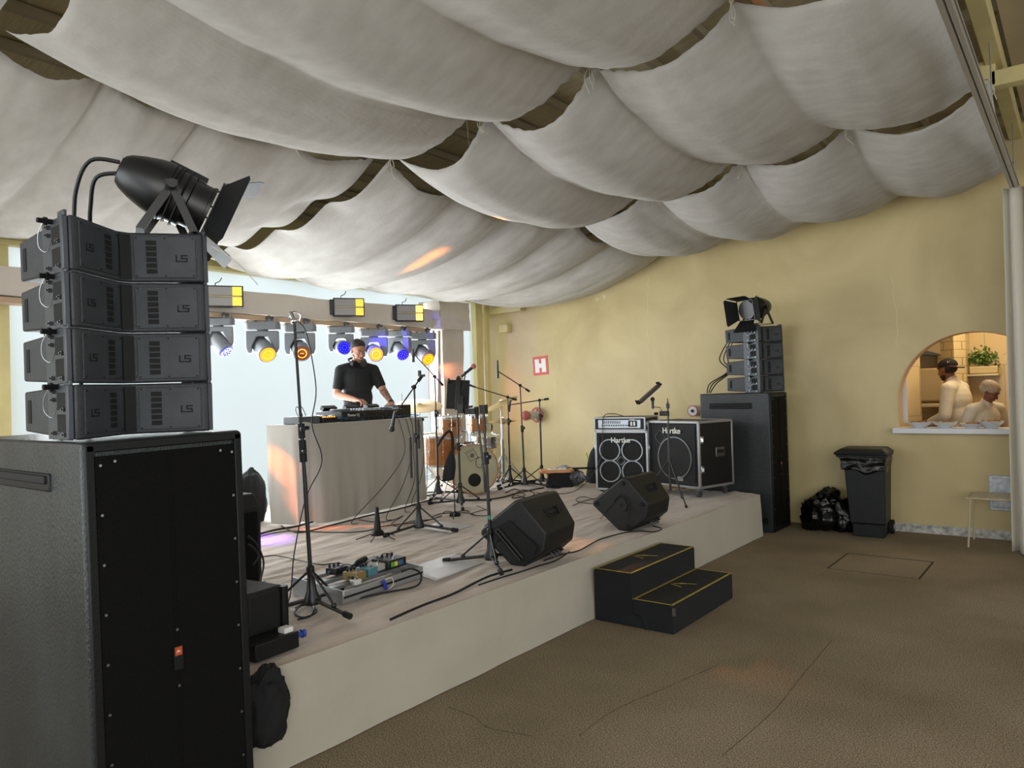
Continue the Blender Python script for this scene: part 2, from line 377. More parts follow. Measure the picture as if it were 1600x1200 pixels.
# curtain rail and curtain
RZ = 3.38; a, b = P(1474, 0, 2, RZ), P(1584, 285, 2, RZ); rx = (a.x+b.x)/2
mb = MB(); mb.box((rx-.018, 3.75, RZ), (.028, 9.1, .05)); mb.box((rx+.018, 3.75, RZ-.01), (.024, 9.1, .035)); mb.box((rx, 3.75, RZ+.03), (.07, 9.1, .012))
for y_ in (-.5, 1.6, 3.9, 6.2, 8.25): mb.cyl((rx, y_, RZ+.03), (rx, y_, 4.0), .006, n=6)
M['rail'] = mat('rail_metal', 'a9a6a0', .4, metal=.4)
tag(obj('curtain_rail', mb, 'rail', bevel=.003), 'long pale metal curtain rail running under the ceiling cloths to the yellow wall', 'rail')
M['curtain'] = mat('curtain_cloth', 'cfc9bb', .8, bump=.12, scale=90, sheen=.2)
def cur(u, v):
    z = .02+v*3.35; k = 1-v
    x = -.55+u*.95 - .03*k + .04*k*math.sin(u*5)
    return (x + .012*math.sin(u*60), 8.16+.075*math.sin(u*48+.8*k*math.sin(u*3))*(1-.35*v)-.12*k*u + (.03*math.sin(u*21+1)*k), z)
mb = MB(); mb.grid(cur, 220, 30)
tag(obj('curtain', mb, 'curtain', solid=.004), 'pleated cream floor length curtain gathered beside the serving hatch', 'curtain')

# ---------------------------------------------------------------- cloths slung under the ceiling
def cloth_mat():
    m = bpy.data.materials.new('ceiling_muslin'); m.use_nodes = True; n = m.node_tree.nodes; l = m.node_tree.links; n.remove(n['Principled BSDF']); out = n['Material Output']
    t = n.new('ShaderNodeTexCoord'); nz = n.new('ShaderNodeTexNoise'); nz.inputs['Scale'].default_value = 5; nz.inputs['Detail'].default_value = 9
    mp = n.new('ShaderNodeMapping'); mp.inputs['Scale'].default_value = (1, 2.2, 1); mp.inputs['Rotation'].default_value = (0, 0, .5); l.new(t.outputs['Object'], mp.inputs[0]); l.new(mp.outputs[0], nz.inputs[0])
    r = n.new('ShaderNodeValToRGB'); r.color_ramp.elements[0].position = .3; r.color_ramp.elements[0].color = (.64, .62, .585, 1); r.color_ramp.elements[1].position = .7; r.color_ramp.elements[1].color = (.74, .725, .695, 1); l.new(nz.outputs[0], r.inputs[0])
    d = n.new('ShaderNodeBsdfDiffuse'); l.new(r.outputs[0], d.inputs[0]); tl = n.new('ShaderNodeBsdfTranslucent'); l.new(r.outputs[0], tl.inputs[0])
    n2 = n.new('ShaderNodeTexNoise'); n2.inputs['Scale'].default_value = 70; n2.inputs['Detail'].default_value = 5; mp2 = n.new('ShaderNodeMapping'); mp2.inputs['Scale'].default_value = (1, .25, 1); l.new(t.outputs['Object'], mp2.inputs[0]); l.new(mp2.outputs[0], n2.inputs[0])
    bp = n.new('ShaderNodeBump'); bp.inputs['Strength'].default_value = .25; bp.inputs['Distance'].default_value = .01; l.new(n2.outputs[0], bp.inputs['Height']); l.new(bp.outputs[0], d.inputs['Normal'])
    mx = n.new('ShaderNodeMixShader'); mx.inputs[0].default_value = .22; l.new(d.outputs[0], mx.inputs[1]); l.new(tl.outputs[0], mx.inputs[2]); l.new(mx.outputs[0], out.inputs[0])
    return m
M['muslin'] = cloth_mat()
def slung(ties, s0, s1, along, hfun, label, sag=.42, edge=.2, belly=.16, seed=0, side0=None, side1=None, kn=22):
    """a cloth tied at every place of TIES on its two ends s0 and s1; creases run from end to end, pockets hang between them"""
    nu = (len(ties)-1)*kn; nv = 46; rnd = random.Random(seed); am = [rnd.uniform(.8, 1.25) for _ in ties]; cs = [rnd.uniform(.85, 1.12) for _ in ties]
    def f(u, v):
        q = u*(len(ties)-1); k = min(int(q), len(ties)-2); t = q-k
        a = ties[k]+(ties[k+1]-ties[k])*t
        arch = 4*v*(1-v); sc_ = (math.sin(PI*t) if 0 < t < 1 else 0); sc_ = sc_*(1-.75*arch)+(sc_*sc_*.45+sc_*.55)*.75*arch
        cr_ = (cs[k]*(1-t)+cs[k+1]*t)
        wid = (ties[k+1]-ties[k])/.9
        e = sc_*am[k]*min(wid, 1.15)
        sg = sag*cr_*(arch**.9)
        da = a-ties[0]; db = ties[-1]-a; S_ = 1.0
        if side0 is not None: S_ *= 1-side0*math.exp(-(da/.45)**2)
        if side1 is not None: S_ *= 1-side1*math.exp(-(db/.45)**2)
        s = s0+(s1-s0)*v; L = (s1-s0)
        end = .06*e*(1-arch)**4*(1 if v < .5 else -1); s += end*(1 if L > 0 else -1)
        x, y = (a, s) if along == 'y' else (s, a)
        z = hfun(x) - S_*(sg + e*(edge*(1-arch)+ belly*arch))
        # edge dips between side ties
        if side0 and da < .5: z -= .16*side0*(1-da/.5)**2*abs(math.sin(PI*v*4))**1.3
        if side1 and db < .5: z -= .16*side1*(1-db/.5)**2*abs(math.sin(PI*v*4))**1.3
        # gathers fanning out of the ties
        g = math.exp(-min(v, 1-v)*7)*math.exp(-min(t, 1-t)*5)
        z += .022*g*math.sin(t*70+k) + .012*noise.noise(Vector((x*3+seed, y*3, 0))) + .012*noise.noise(Vector((a*9, s*1.6, seed)))
        return (x, y, z)
    mb = MB(); mb.grid(f, nu, nv)
    return tag(obj('ceiling_cloth', mb, 'muslin', smooth=True, ang=180, solid=.003), label, 'ceiling cloth', 'white cloths slung under the ceiling')
TA = [-4.12, -3.22, -2.34, -1.44, -.48]
slung(TA, 3.82, 1.33, 'y', zt, 'widest white cloth hanging overhead nearest the camera, in long deep folds', .20, .17, .12, 1)
slung(TA, 3.92, 6.28, 'y', zt, 'white cloth with big scalloped pockets across the middle of the ceiling', .25, .17, .12, 2)
slung(TA, 6.37, 8.78, 'y', zt, 'white cloth slung along the top of the yellow wall, right of the drum kit', .29, .16, .10, 3)
slung(TA, 1.22, -1.4, 'y', zt, 'edge of white cloth showing in the very top left corner', .20, .17, .12, 4)
slung([1.28, 1.85, 2.45, 3.05, 3.80], -4.25, -7.22, 'x', zt, 'white cloth hanging above the left tower of grey loudspeakers', .34, .13, .09, 5, side0=None, side1=.55)
slung([3.93, 4.85, 5.7, 6.55, 7.6, 8.74], -4.22, -7.22, 'x', zt, 'white cloth above the disc jockey and drums, lit by an orange spot', .38, .15, .10, 6, side0=.55)
slung([-1.3, -.4, .4, 1.2], -4.25, -7.22, 'x', zt, 'white cloth at the far left edge beyond the tall speaker tower', .46, .14, .12, 7)
M['cordm'] = M['cord_white']
def cord(x, y, lb, l=.16):
    z = zt(x)-.01; mb = MB(); rr = random.Random(int(x*100+y*37))
    mb.tube([(x, y, z+.57), (x+.01, y+.03, z+.08), (x, y, z)], .003, 5)
    for k in range(3): mb.tube([(x, y, z), (x+rr.uniform(-.03, .03), y+rr.uniform(-.03, .03), z-l*.5), (x+rr.uniform(-.05, .05), y+rr.uniform(-.05, .05), z-l*rr.uniform(.7, 1.2))], .0028, 5)
    mb.sph((x, y, z), .012, 5); tag(obj('tie_cord', mb, 'cord_white'), lb, 'cord', 'cords tying up the ceiling cloths')
for i, x in enumerate(TA):
    for y in (3.86, 6.32): cord(x, y, 'white cord knotted between two ceiling cloths')
for y in (2.45, 3.05, 4.85, 5.7): cord(-4.2, y, 'white cord knotted between two ceiling cloths')

# ---------------------------------------------------------------- kitchen behind the hatch
def tiles(name, c, mort, bw, bh, rot):
    m = mat(name, c, .3); n = m.node_tree.nodes; l = m.node_tree.links; t = n.new('ShaderNodeTexCoord'); mp = n.new('ShaderNodeMapping'); mp.inputs['Rotation'].default_value = rot
    br = n.new('ShaderNodeTexBrick'); br.inputs['Scale'].default_value = 1; br.inputs['Brick Width'].default_value = bw; br.inputs['Row Height'].default_value = bh; br.inputs['Mortar Size'].default_value = .004
    br.inputs['Color1'].default_value = (*lin(c), 1); br.inputs['Color2'].default_value = (*[v*.94 for v in lin(c)], 1); br.inputs['Mortar'].default_value = (*lin(mort), 1)
    l.new(t.outputs['Object'], mp.inputs[0]); l.new(mp.outputs[0], br.inputs[0]); l.new(br.outputs[0], n['Principled BSDF'].inputs['Base Color']); return m
M['subway'] = tiles('subway_tile', 'e6d3a6', 'a58f66', .2, .1, (R(90), 0, 0))
M['subway_side'] = tiles('subway_tile_side', 'e6d3a6', 'a58f66', .2, .1, (R(90), 0, R(90)))
M['bigtile'] = tiles('large_tile', 'e3cda2', 'b8a27a', .4, .6, (R(90), 0, 0)); 
KY = 11.1
mb = MB(); mb.box((-1.0, KY+.05, 1.5), (5.0, .1, 3.2)); mb.box((1.2, 10.1, 1.5), (.1, 2.1, 3.2)); struct('wall_kitchen', mb, 'bigtile', smooth=False)
mb = MB(); mb.box((-3.1, 10.1, 1.5), (.1, 2.1, 3.2)); mb.box((-1, 10.1, 2.75), (5, 2.1, .06)); mb.box((-1, 10.1, -.03), (5, 2.1, .06)); struct('ceiling_kitchen', mb, mat('kitchen_paint', 'e6cfa0', .7), smooth=False)
a = P(1466, 600, 1, 10.75); b = P(1493, 600, 1, 10.55); c = P(1511, 600, 1, 10.75)
mb = MB(); mb.prism([(a.x, KY), (a.x, 10.75), (b.x, 10.5), (c.x, 10.72), (c.x, KY)], 0, 2.72); struct('column_kitchen', mb, 'subway', smooth=False)
a = P(1414, 600, 1, 9.7); b = P(1437, 600, 1, 10.0); mb = MB(); mb.prism([(a.x-.14, 9.85), (a.x-.04, 9.75), (b.x-.02, 10.2), (b.x-.12, 10.25)], 0, 2.72); struct('wall_kitchen_left', mb, 'bigtile', smooth=False)
a = P(1411, 600, 1, 9.12); mb = MB(); mb.box((a.x+.012, 9.12, 1.42), (.045, .02, .52)); struct('trim_8', mb, mat('white_strip', 'e4ecf2', .4), smooth=False)
k0 = P(1438, 525, 1, 10.7); k1 = P(1466, 620, 1, 10.7)
M['hood'] = mat('brushed_hood', 'c9bb98', .35, metal=.5)
t = thing('extractor_hood', 'pale metal extractor hood high in the kitchen behind the hatch', 'hood', (k0.x, 10.7, 1.95))
mb = MB(); mb.prism([(-.06, .45), (.24, .5), (.24, -.0), (-.06, .1)], -.0, .35, 'y'); obj('hood_body', mb, 'hood', t, smooth=False)
mb = MB(); mb.prism([(-.06, .1), (.24, 0), (.24, -.012), (-.06, .02)], -.005, .35, 'y'); obj('lower_edge', mb, mat('hood_edge', '5a5f66', .4), t, smooth=False)
t = thing('towel_dispenser', 'beige paper towel dispenser on the kitchen wall left of the capped cook', 'dispenser', (k0.x+.1, 10.62, 1.45))
mb = MB(); mb.box((.02, 0, .12), (.28, .2, .42)); obj('case', mb, mat('beige_plastic', 'bfa87c', .45), t, bevel=.02)
mb = MB(); mb.box((.02, -.02, -.14), (.22, .18, .05)); obj('tray', mb, mat('beige_plastic_light', 'd6c29a', .4), t, bevel=.01)
mb = MB(); mb.box((k0.x-.06, 10.9, .51), (.3, .2, 1.0)); tag(obj('kitchen_counter', mb, mat('counter', '6f6552', .5), bevel=.01), 'low dark kitchen counter behind the hatch', 'counter')
# shelf with a potted plant
s = P(1527, 577, 1, 10.9)
mb = MB(); mb.box((s.x+.02, 10.95, s.z-.075), (.42, .28, .025)); tag(obj('wall_shelf', mb, 'hood', bevel=.004), 'small kitchen shelf under the green plant', 'shelf')
t = thing('potted_plant', 'bushy green potted plant on the kitchen shelf', 'plant', (s.x+.05, 10.93, s.z-.06))
mb = MB(); mb.box((.02, 0, .05), (.30, .16, .09)); obj('pot', mb, mat('planter', 'c9b98f', .5), t, bevel=.01)
mb = MB(); rr = random.Random(3)
for i in range(260):
    p = Vector((rr.gauss(0, .09), rr.gauss(0, .05), .2+rr.gauss(0, .055))); q = Euler((rr.uniform(0, 6), rr.uniform(0, 6), rr.uniform(0, 6))).to_matrix(); s_ = rr.uniform(.018, .034)
    vs = [mb.b.verts.new(p+q @ Vector(c)*s_) for c in ((-1, 0, 0), (0, -.6, .15), (1, 0, 0), (0, .6, .15))]; mb.b.faces.new(vs)
obj('foliage', mb, 'leaf', t)['kind'] = 'stuff'
kl = bpy.data.lights.new('kitchen_lamp', 'AREA'); kl.energy = 19; kl.size = 1.2; kl.color = (1, .78, .48); ko = bpy.data.objects.new('kitchen_lamp', kl); C.objects.link(ko); ko.location = (-.7, 10.0, 2.68)
# serving ledge and bowls
mb = MB(); mb.box((-.85, 8.90, 1.093), (1.6, .34, .055)); tag(obj('serving_ledge', mb, mat('white_ledge', 'dfe2e6', .35), bevel=.004), 'white ledge of the arched serving hatch in the yellow wall', 'ledge')
bl = ['leftmost of the white bowls of food on the serving ledge', 'white bowl of food on the ledge below the capped cook', 'low wide white bowl of food under the sleeve of the cook in the hairnet', 'stack of shallow white bowls nearest the curtain on the ledge']
for i, px in enumerate((1437, 1477, 1519, 1548)):
    p = P(px, 664, 1, 8.86 if i != 2 else 8.83); k = 1.0 if i != 2 else .92; hh = (.06, .06, .045, .07)[i]
    t = thing('food_bowl', bl[i], 'bowl', (p.x, p.y, 1.1205), 0, 'white bowls on the serving ledge')
    mb = MB(); mb.lathe([(.05, 0), (.055, .004), (.06, .012), (.10*k, hh*.6), (.118*k, hh), (.121*k, hh+.003), (.114*k, hh), (.095*k, hh*.62), (.05, .018), (0, .016)], n=32); obj('dish', mb, 'porcelain', t)
    mb = MB(); mb.lathe([(.105*k, hh*.9), (.08, hh*1.02), (0, hh*1.08)], n=24)
    rr = random.Random(i)
    for j in range(26):
        a_, r_ = rr.uniform(0, 6.28), rr.uniform(0, .09*k); mb.sph((r_*math.cos(a_), r_*math.sin(a_), hh*1.03), (rr.uniform(.006, .014),)*3, 4)
    obj('food', mb, mat('food_%s' % 'abcd'[i], 'b9893c', .6, col2='6b3a1c', vscale=60), t)
# wall fixings: H sign, hydrant valve, grey panel
a = P(833, 558, 1, WY); b = P(857, 586, 1, WY); hw, hh = b.x-a.x, a.z-b.z
t = thing('hydrant_sign', 'red and white square sign with the letter H on the yellow wall', 'sign', ((a.x+b.x)/2, WY-.004, (a.z+b.z)/2+.005)); t.rotation_euler = (0, R(-3), 0)
mb = MB(); mb.box((0, 0, 0), (hw, .006, hh)); obj('sign_plate', mb, mat('sign_red', 'd8625c', .5), t)
mb = MB(); k = .36*hw
for d in (-1, 1): mb.box((d*k*.62, -.004, 0), (.075, .003, hh*.72))
mb.box((0, -.0045, 0), (.14, .003, .065)); obj('letter', mb, M['white_logo'], t)
a = P(838, 648, 1, WY)
t = thing('hydrant_valve', 'wrapped white and red hydrant valve sticking out of the yellow wall', 'valve', (a.x+.06, WY-.001, a.z))
mb = MB(); mb.lathe([(.05, 0), (.06, .05), (.04, .1), (.055, .16), (.068, .24), (.05, .3), (.04, .33)], Matrix.Rotation(R(90), 4, 'X') @ Matrix.Rotation(R(0), 4, 'Y'), 16); obj('valve_body', mb, mat('wrapped_plastic', 'c9cbc6', .5, bump=.6, scale=14), t)
mb = MB(); mb.lathe([(.055, .28), (.075, .34), (.05, .4), (.02, .42)], Matrix.Rotation(R(90), 4, 'X'), 12); obj('end_cap', mb, mat('cap_red', 'b5605c', .5), t); mb = MB()
mb.tube([(.1*math.cos(q/12*2*PI), -.06, .1*math.sin(q/12*2*PI)) for q in range(13)], .014, 8); mb.box((0, -.06, 0), (.19, .02, .02)); mb.box((0, -.06, 0), (.02, .02, .19))
obj('hand_wheel', mb, mat('wheel_red', 'b5605c', .5), t)
a = P(1545, 742, 1, WY); b = P(1545, 796, 1, WY)
mb = MB(); mb.box((a.x+.14, WY-.012, (a.z+b.z)/2), (.28, .02, a.z-b.z)); mb.box((a.x+.14, WY-.024, (a.z+b.z)/2), (.22, .006, a.z-b.z-.06))
tag(obj('access_panel', mb, mat('galvanised_panel', '9da3aa', .4, metal=.5, col2='c9ccd0', vscale=20), bevel=.003), 'grey metal access panel low on the yellow wall behind the stool', 'panel')
# stage
def sn(x, y): return 2.2*(.006*noise.noise(Vector((x*11+y*2.2+2*noise.noise(Vector((x, y*.7, 1))), y*1.3, 0)))+.004*noise.noise(Vector((x*13, y*3.2-x*2, 5))))
SX0, SX1, SY0, SY1 = -7.12, -2.80, 1.66, 7.87
M['deck'] = mat('stage_cloth', 'b8a99b', .85, var=.13, vscale=3.4, bump=1.0, scale=5, bd=.06, detail=7, stretch=(1, .35, 1), sheen=.2)
M['skirt'] = mat('stage_skirt', 'b3ac9d', .8, bump=.35, scale=3.5, bd=.05, var=.04, sheen=.2)
t = thing('stage_platform', 'low stage platform wrapped in beige cloth carrying the band equipment', 'stage', ((SX0+SX1)/2, (SY0+SY1)/2, 0))
ox, oy = t.location.x, t.location.y
def deck(u, v):
    x = SX0+u*(SX1-SX0); y = SY0+v*(SY1-SY0); e = min(1, (SX1-x)/.12)
    return (x-ox, y-oy, ST-.006+sn(x, y)*e-(1-e)**2*.018)
mb = MB(); mb.grid(deck, 250, 200); obj('deck_cloth', mb, 'deck', t, ang=180)
def skirt(u, v):
    y = SY0+u*(SY1-SY0); z = v*(ST-.02); k = math.sin(PI*v)
    return (SX1+.004+.018*(1-v)+.012*k*noise.noise(Vector((y*1.3, v*2, 2)))+.01*noise.noise(Vector((y*3, 0, 7)))*(1-v)-oy*0-ox, y-oy, z+.004)
mb = MB(); mb.grid(skirt, 160, 16)
def skirt2(s):
    return lambda u, v: (SX1+(SX0-SX1)*u-ox, (SY1 if s else SY0)-oy+(1 if s else -1)*(.003+.02*(1-v)*abs(math.sin(u*40))), v*(ST-.02)+.004)
mb.grid(skirt2(1), 60, 6); mb.grid(skirt2(0), 60, 6); obj('skirt', mb, 'skirt', t, ang=180)
mb = MB(); mb.box((0, 0, .21), (SX1-SX0-.06, SY1-SY0-.06, .42)); obj('platform_frame', mb, M['black_matte'], t)
# open seam of the deck cloth along the front, drawn as black tube
mb = MB(); mb.tube([P(a, b, 2, ST+.001) for a, b in ((610, 968), (660, 946), (710, 927), (760, 902), (800, 890))], .007, 5)
o = obj('cable', mb, 'cable'); tag(o, 'dark open seam of the stage cloth along the front edge before the pedal board', 'cable', 'cables on the stage')

# ---------------------------------------------------------------- tall bass bins and grey line speakers
def bass_bin(label, x, y, H, D, Wd, rz=0, tilt=0):
    t = thing('bass_speaker', label, 'speaker', (x, y, 0), rz); t.rotation_euler = (R(tilt), 0, rz)
    mb = MB(); mb.box((-D/2, 0, H/2), (D, Wd, H)); obj('cabinet', mb, 'sub_paint', t, bevel=.012, seg=3)
    mb = MB(); mb.box((.004, 0, H/2), (.012, Wd-.075, H-.10)); mb.box((.012, .0, H/2), (.004, .006, H-.12)); obj('grille', mb, 'grille', t, bevel=.003)
    mb = MB()
    for s in (-1, 1): mb.box((.006, s*(Wd/2-.022), H/2), (.016, .03, H-.02))
    for s in (0, 1): mb.box((.006, 0, .02+s*(H-.04)), (.016, Wd-.02, .03))
    obj('front_frame', mb, 'black', t, bevel=.004)
    mb = MB()
    for s in (-1, 1):
        for k in range(9): mb.cyl((.013, s*(Wd/2-.052), .08+k*(H-.16)/8), (.018, s*(Wd/2-.052), .08+k*(H-.16)/8), .005, n=8)
    for s in (-.33, .33):
        mb.cyl((.013, s*Wd, H-.07), (.018, s*Wd, H-.07), .005, n=8)
    for z in (.10, -.10): mb.cyl((.013, 0, .70*H/1.5+z), (.018, 0, .70*H/1.5+z), .005, n=8)
    obj('screw', mb, 'steel', t)['kind'] = 'stuff'
    bz = .70*H/1.5
    mb = MB(); mb.box((.016, 0, bz), (.006, .034, .085)); bd = obj('badge', mb, 'black', t)
    mb = MB(); mb.box((.020, 0, bz+.024), (.003, .026, .030)); obj('emblem', mb, mat('badge_orange', 'b4481f', .4, emit=None), bd)
    text('lettering', 'JBL', .011, M['white_logo'], bd, face_mtx((.0222, 0, bz+.024), (1, 0, 0)), .0004)
    # recessed bar handle near the top of each side
    for s in (-1, 1):
        mb = MB(); mb.box((-D*.55, s*(Wd/2+.001), H-.145), (D*.62, .012, .065)); h_ = obj('handle', mb, 'black', t, bevel=.006)
        mb = MB(); mb.box((-D*.55, s*(Wd/2+.009), H-.135), (D*.58, .014, .03)); obj('grip', mb, 'black_matte', h_, bevel=.005)
        mb = MB(); mb.box((-D*.12, s*(Wd/2+.002), .13), (.10, .006, .07)); obj('corner_plate', mb, 'black', t, bevel=.004)
    return t
LX, LY = -2.60, 1.345
LH = 1.485
bass_bin('huge black bass speaker cabinet in the left foreground with a row of screws', LX, LY, LH, 1.05, .58, 0, 1.0)
RHT = 1.54
bass_bin('tall black bass speaker cabinet standing between the stage and the yellow wall', -2.74, 8.37, RHT, .80, .57, 0)

def ls_logo(mb, m, s):
    for c, d in (((-.42, 0), (.10, .62)), ((-.28, -.26), (.38, .10)), ((.22, .26), (.52, .10)), ((.01, .13), (.10, .26)), ((.22, 0), (.52, .10)), ((.43, -.13), (.10, .26)), ((.22, -.26), (.52, .10))):
        mb.box((c[0]*s, c[1]*s, 0), (d[0]*s, d[1]*s, .002), m)
def line_box_parts(t, logo2=True):
    Wd, D, H = .475, .44, .186; V = .13
    mb = MB(); mb.prism([(-D, -Wd/2), (0, -Wd/2), (0, -Wd/2+.02), (-V, -.022), (-V, .022), (0, Wd/2-.02), (0, Wd/2), (-D, Wd/2)], 0, H)
    for v in mb.b.verts:
        k = min(1, -v.co.x/D); v.co.z = H/2+(v.co.z-H/2)*(1-.22*max(0, k-.3)/.7)
    obj('cabinet', mb, 'array_grey', t, bevel=.007, seg=2)
    mb = MB(); mb.box((-V+.004, 0, H/2), (.004, .04, H-.02)); obj('centre_slot', mb, 'black_matte', t)
    for s in (-1, 1):
        a = Vector((-V, s*.022, 0)); b = Vector((0, s*(Wd/2-.02), 0)); d = (b-a).normalized(); n = Vector((-d.y*s*-1, d.x*s*-1, 0)); n = Vector((abs(d.y), -s*abs(d.x), 0))
        L = (b-a).length; mid = (a+b)/2
        m = face_mtx(mid+n*.003+Vector((0, 0, H/2)), n)
        mb = MB(); mb.box((0, 0, 0), (L-.022, H-.03, .006), m); g = obj('grille', mb, 'array_grille', t, bevel=.002)
        ms = 1 if s > 0 else -1      # local x runs to +y
        mb = MB()
        for k in range(6): mb.box((-ms*L*.20, (k-2.5)*.0215, .0038), (.036, .017, .002), m)
        obj('vent', mb, 'rubber', g)['kind'] = 'stuff'
        mb = MB(); mm = m @ Matrix.Translation((ms*L*.24, -.005, .0042)); ls_logo(mb, mm, .043); obj('logo', mb, 'rubber', g)
        mb = MB()
        for q in (-1, 0, 1):
            for z in (-1, 1): mb.cyl(m @ Vector((q*(L/2-.02), z*(H/2-.022), .003)), m @ Vector((q*(L/2-.02), z*(H/2-.022), .006)), .003, n=6)
        obj('screw', mb, 'rubber', g)['kind'] = 'stuff'
        # rigging plate on the side
        y = s*(Wd/2+.004)
        mb = MB(); mb.box((-.11, y, H/2), (.19, .008, H+.002)); mb.box((-.018, y+s*.006, H/2), (.022, .018, H-.004)); mb.box((-.03, y+s*.004, H+.006), (.05, .012, .02)); pl = obj('rigging_plate', mb, 'rig', t, bevel=.003)
        mb = MB()
        for z in (-1, 1): mb.box((-.085, y+s*.004, H/2+z*.037), (.075, .004, .060))
        obj('cutout', mb, 'rubber', pl, bevel=.018, seg=4)
        mb = MB()
        for px_, z in ((-.14, .022), (-.14, H-.022), (-.05, .018), (-.14, H-.05), (-.05, H/2+.01)):
            mb.cyl((px_, y+s*.003, z), (px_, y+s*.016, z), .0075, n=8); mb.cyl((px_, y+s*.016, z), (px_, y+s*.022, z), .004, n=6)
        obj('bolt', mb, 'steel', pl)['kind'] = 'stuff'
        mb = MB(); mb.cyl((-.115, y, H-.006), (-.115, y+s*.05, H-.006), .009, n=8); mb.cyl((-.115, y+s*.02, H-.006), (-.115, y+s*.03, H-.006), .014, n=8); obj('locking_pin', mb, 'black', pl)
        mb = MB(); mb.tube([(-.115, y+s*.03, H-.01), (-.15, y+s*.035, H-.045), (-.16, y+s*.03, H-.09), (-.12, y+s*.02, H-.11), (-.08, y+s*.02, H-.07)], .0016, 5); obj('wire', mb, 'steel', pl)
        # slot at the rear of the side
        mb = MB(); mb.box((-D+.05, s*(Wd/2+.001), H/2), (.028, .003, .085)); obj('side_slot', mb, 'rubber', t, bevel=.001)
def stack(x, y, z0, rz, lab, grp, tilt=0, dx=0.0):
    first = None
    for k in range(4):
        t = thing('line_speaker', lab[k], 'speaker', (x+dx*k, y-math.tan(R(tilt))*k*.19, z0+k*.19), rz, grp)
        if first is None: line_box_parts(t); first = t
        else:
            for ch in first.children:
                copy_tree(ch, t)
        t.rotation_euler = (R(tilt), R(.6-k*.7), rz)
    return first
Lb = ['bottom grey speaker of the left stack, resting on the huge bass cabinet', 'second grey speaker from the bottom of the left stack', 'third grey speaker from the bottom of the left stack', 'topmost grey speaker of the left stack, under the black stage lamp']
Rb = ['bottom grey speaker of the far stack, resting on the tall bass cabinet', 'second grey speaker from the bottom of the far stack by the yellow wall', 'third grey speaker from the bottom of the far stack by the yellow wall', 'topmost grey speaker of the far stack, behind the barn doors of the lamp']
stack(-2.655, 1.275, LH+.004, 0, Lb, 'grey line speakers of the left stack', .6)
stack(-2.78, 8.36, RHT+.004, R(-12), Rb, 'grey line speakers of the far stack', .8)
# lamps on the stacks
def par_lamp(label, loc, d, pitch, scale=1.0, flaps=(50, 35, 50, 20), roll=0):
    t = thing('stage_lamp', label, 'stage lamp', loc, math.atan2(d[1], d[0])); t.scale = (scale,)*3
    hz = .175; m = Matrix.Translation((0, 0, hz)) @ Matrix.Rotation(R(pitch), 4, 'Y') @ Matrix.Rotation(R(90), 4, 'Y')   # lathe z -> barrel axis
    mb = MB(); mb.lathe([(.02, -.19), (.055, -.188), (.07, -.17), (.088, -.13), (.108, -.07), (.116, -.03), (.116, .0), (.108, .01), (.108, .07), (.098, .075), (.098, .14), (.103, .142), (.103, .155), (.09, .155)], m, 28)
    obj('housing', mb, 'metal_black', t)
    mb = MB()
    for k in range(3): mb.lathe([(.117, -.015+k*.028), (.121, -.011+k*.028), (.117, -.007+k*.028)], m, 28, close=False)
    mb.box((-.11, 0, .03), (.02, .05, .15), m); obj('cooling_rib', mb, 'black', t)
    mb = MB(); mb.lathe([(.0, .150), (.088, .152), (.088, .148)], m, 24); obj('lens', mb, mat('lamp_lens', 'c9ced4', .15, metal=.6), t)
    mb = MB(); mb.box((0, 0, -.19), (.075, .07, .006), m); pnl = obj('rear_panel', mb, 'black', t); mb = MB(); mb.box((-.012, 0, -.195), (.02, .03, .004), m); obj('display', mb, mat('display_red', '8a2a22', .3), pnl)
    # barn doors
    fm = m @ Matrix.Translation((0, 0, .165))
    mb = MB()
    for s in (-1, 1):
        mb.box((s*.105, 0, 0), (.006, .216, .008), fm); mb.box((0, s*.105, 0), (.216, .006, .008), fm)
    for a in range(4): mb.cyl(fm @ Vector((.09*math.cos(a*PI/2), .09*math.sin(a*PI/2), -.02)), fm @ Vector((.1*math.cos(a*PI/2), .1*math.sin(a*PI/2), 0)), .004, n=6)
    obj('door_frame', mb, 'metal_black', t)
    for a in range(4):
        q = fm @ Matrix.Rotation(a*PI/2, 4, 'Z') @ Matrix.Translation((.108, 0, 0)) @ Matrix.Rotation(R(-(90-flaps[a])), 4, 'Y')
        wd = .10 if a % 2 else .07; L = .15
        mb = MB(); mb.prism([(0, -.095), (0, .095), (L*.9, .095+wd*.5), (L, .08+wd*.5), (L, -.08-wd*.5), (L*.9, -.095-wd*.5)], -.001, .001, 'z', q)
        obj('barn_door', mb, 'black', t)
    # twin bracket standing on the speaker
    mb = MB()
    for s in (-1, 1):
        y = s*.128
        mb.box((0, y, hz-.002), (.045, .006, .045)); 
        for e in (-.11, .075):
            n = Vector((e, y, .003)); u = Vector((0, y, hz)); dd = (u-n).normalized(); ang = math.atan2(e, hz)
            mb.box(((e)/2, y, hz/2), (.03, .006, (u-n).length), None, (0, -ang*1.0, 0))
        mb.cyl((0, y, hz), (0, y+s*.03, hz), .018, n=12)
    for e in (-.11, .075): mb.box((e, 0, .004), (.03, .256, .006))
    obj('bracket', mb, 'metal_black', t)
    return t, m
tl, tm = par_lamp('black stage lamp with barn doors on top of the left speaker stack', (-2.80, 1.45, LH+.766), (.36, .80), 24, .98, (20, 60, 30, 60))
tl.rotation_euler[2] += 0
par_lamp('black stage lamp with barn doors and silver lens on the far speaker stack', (-2.92, 8.28, RHT+.77), (-.35, -.94), 10, 1.05, (48, 60, 20, 20))
def cable(label, pts, r=.0045, group='cables on the stage', m='cable', name='cable'):
    mb = MB(); mb.tube(pts, r, 6); return tag(obj(name, mb, m), label, 'cable', group)
V = Vector
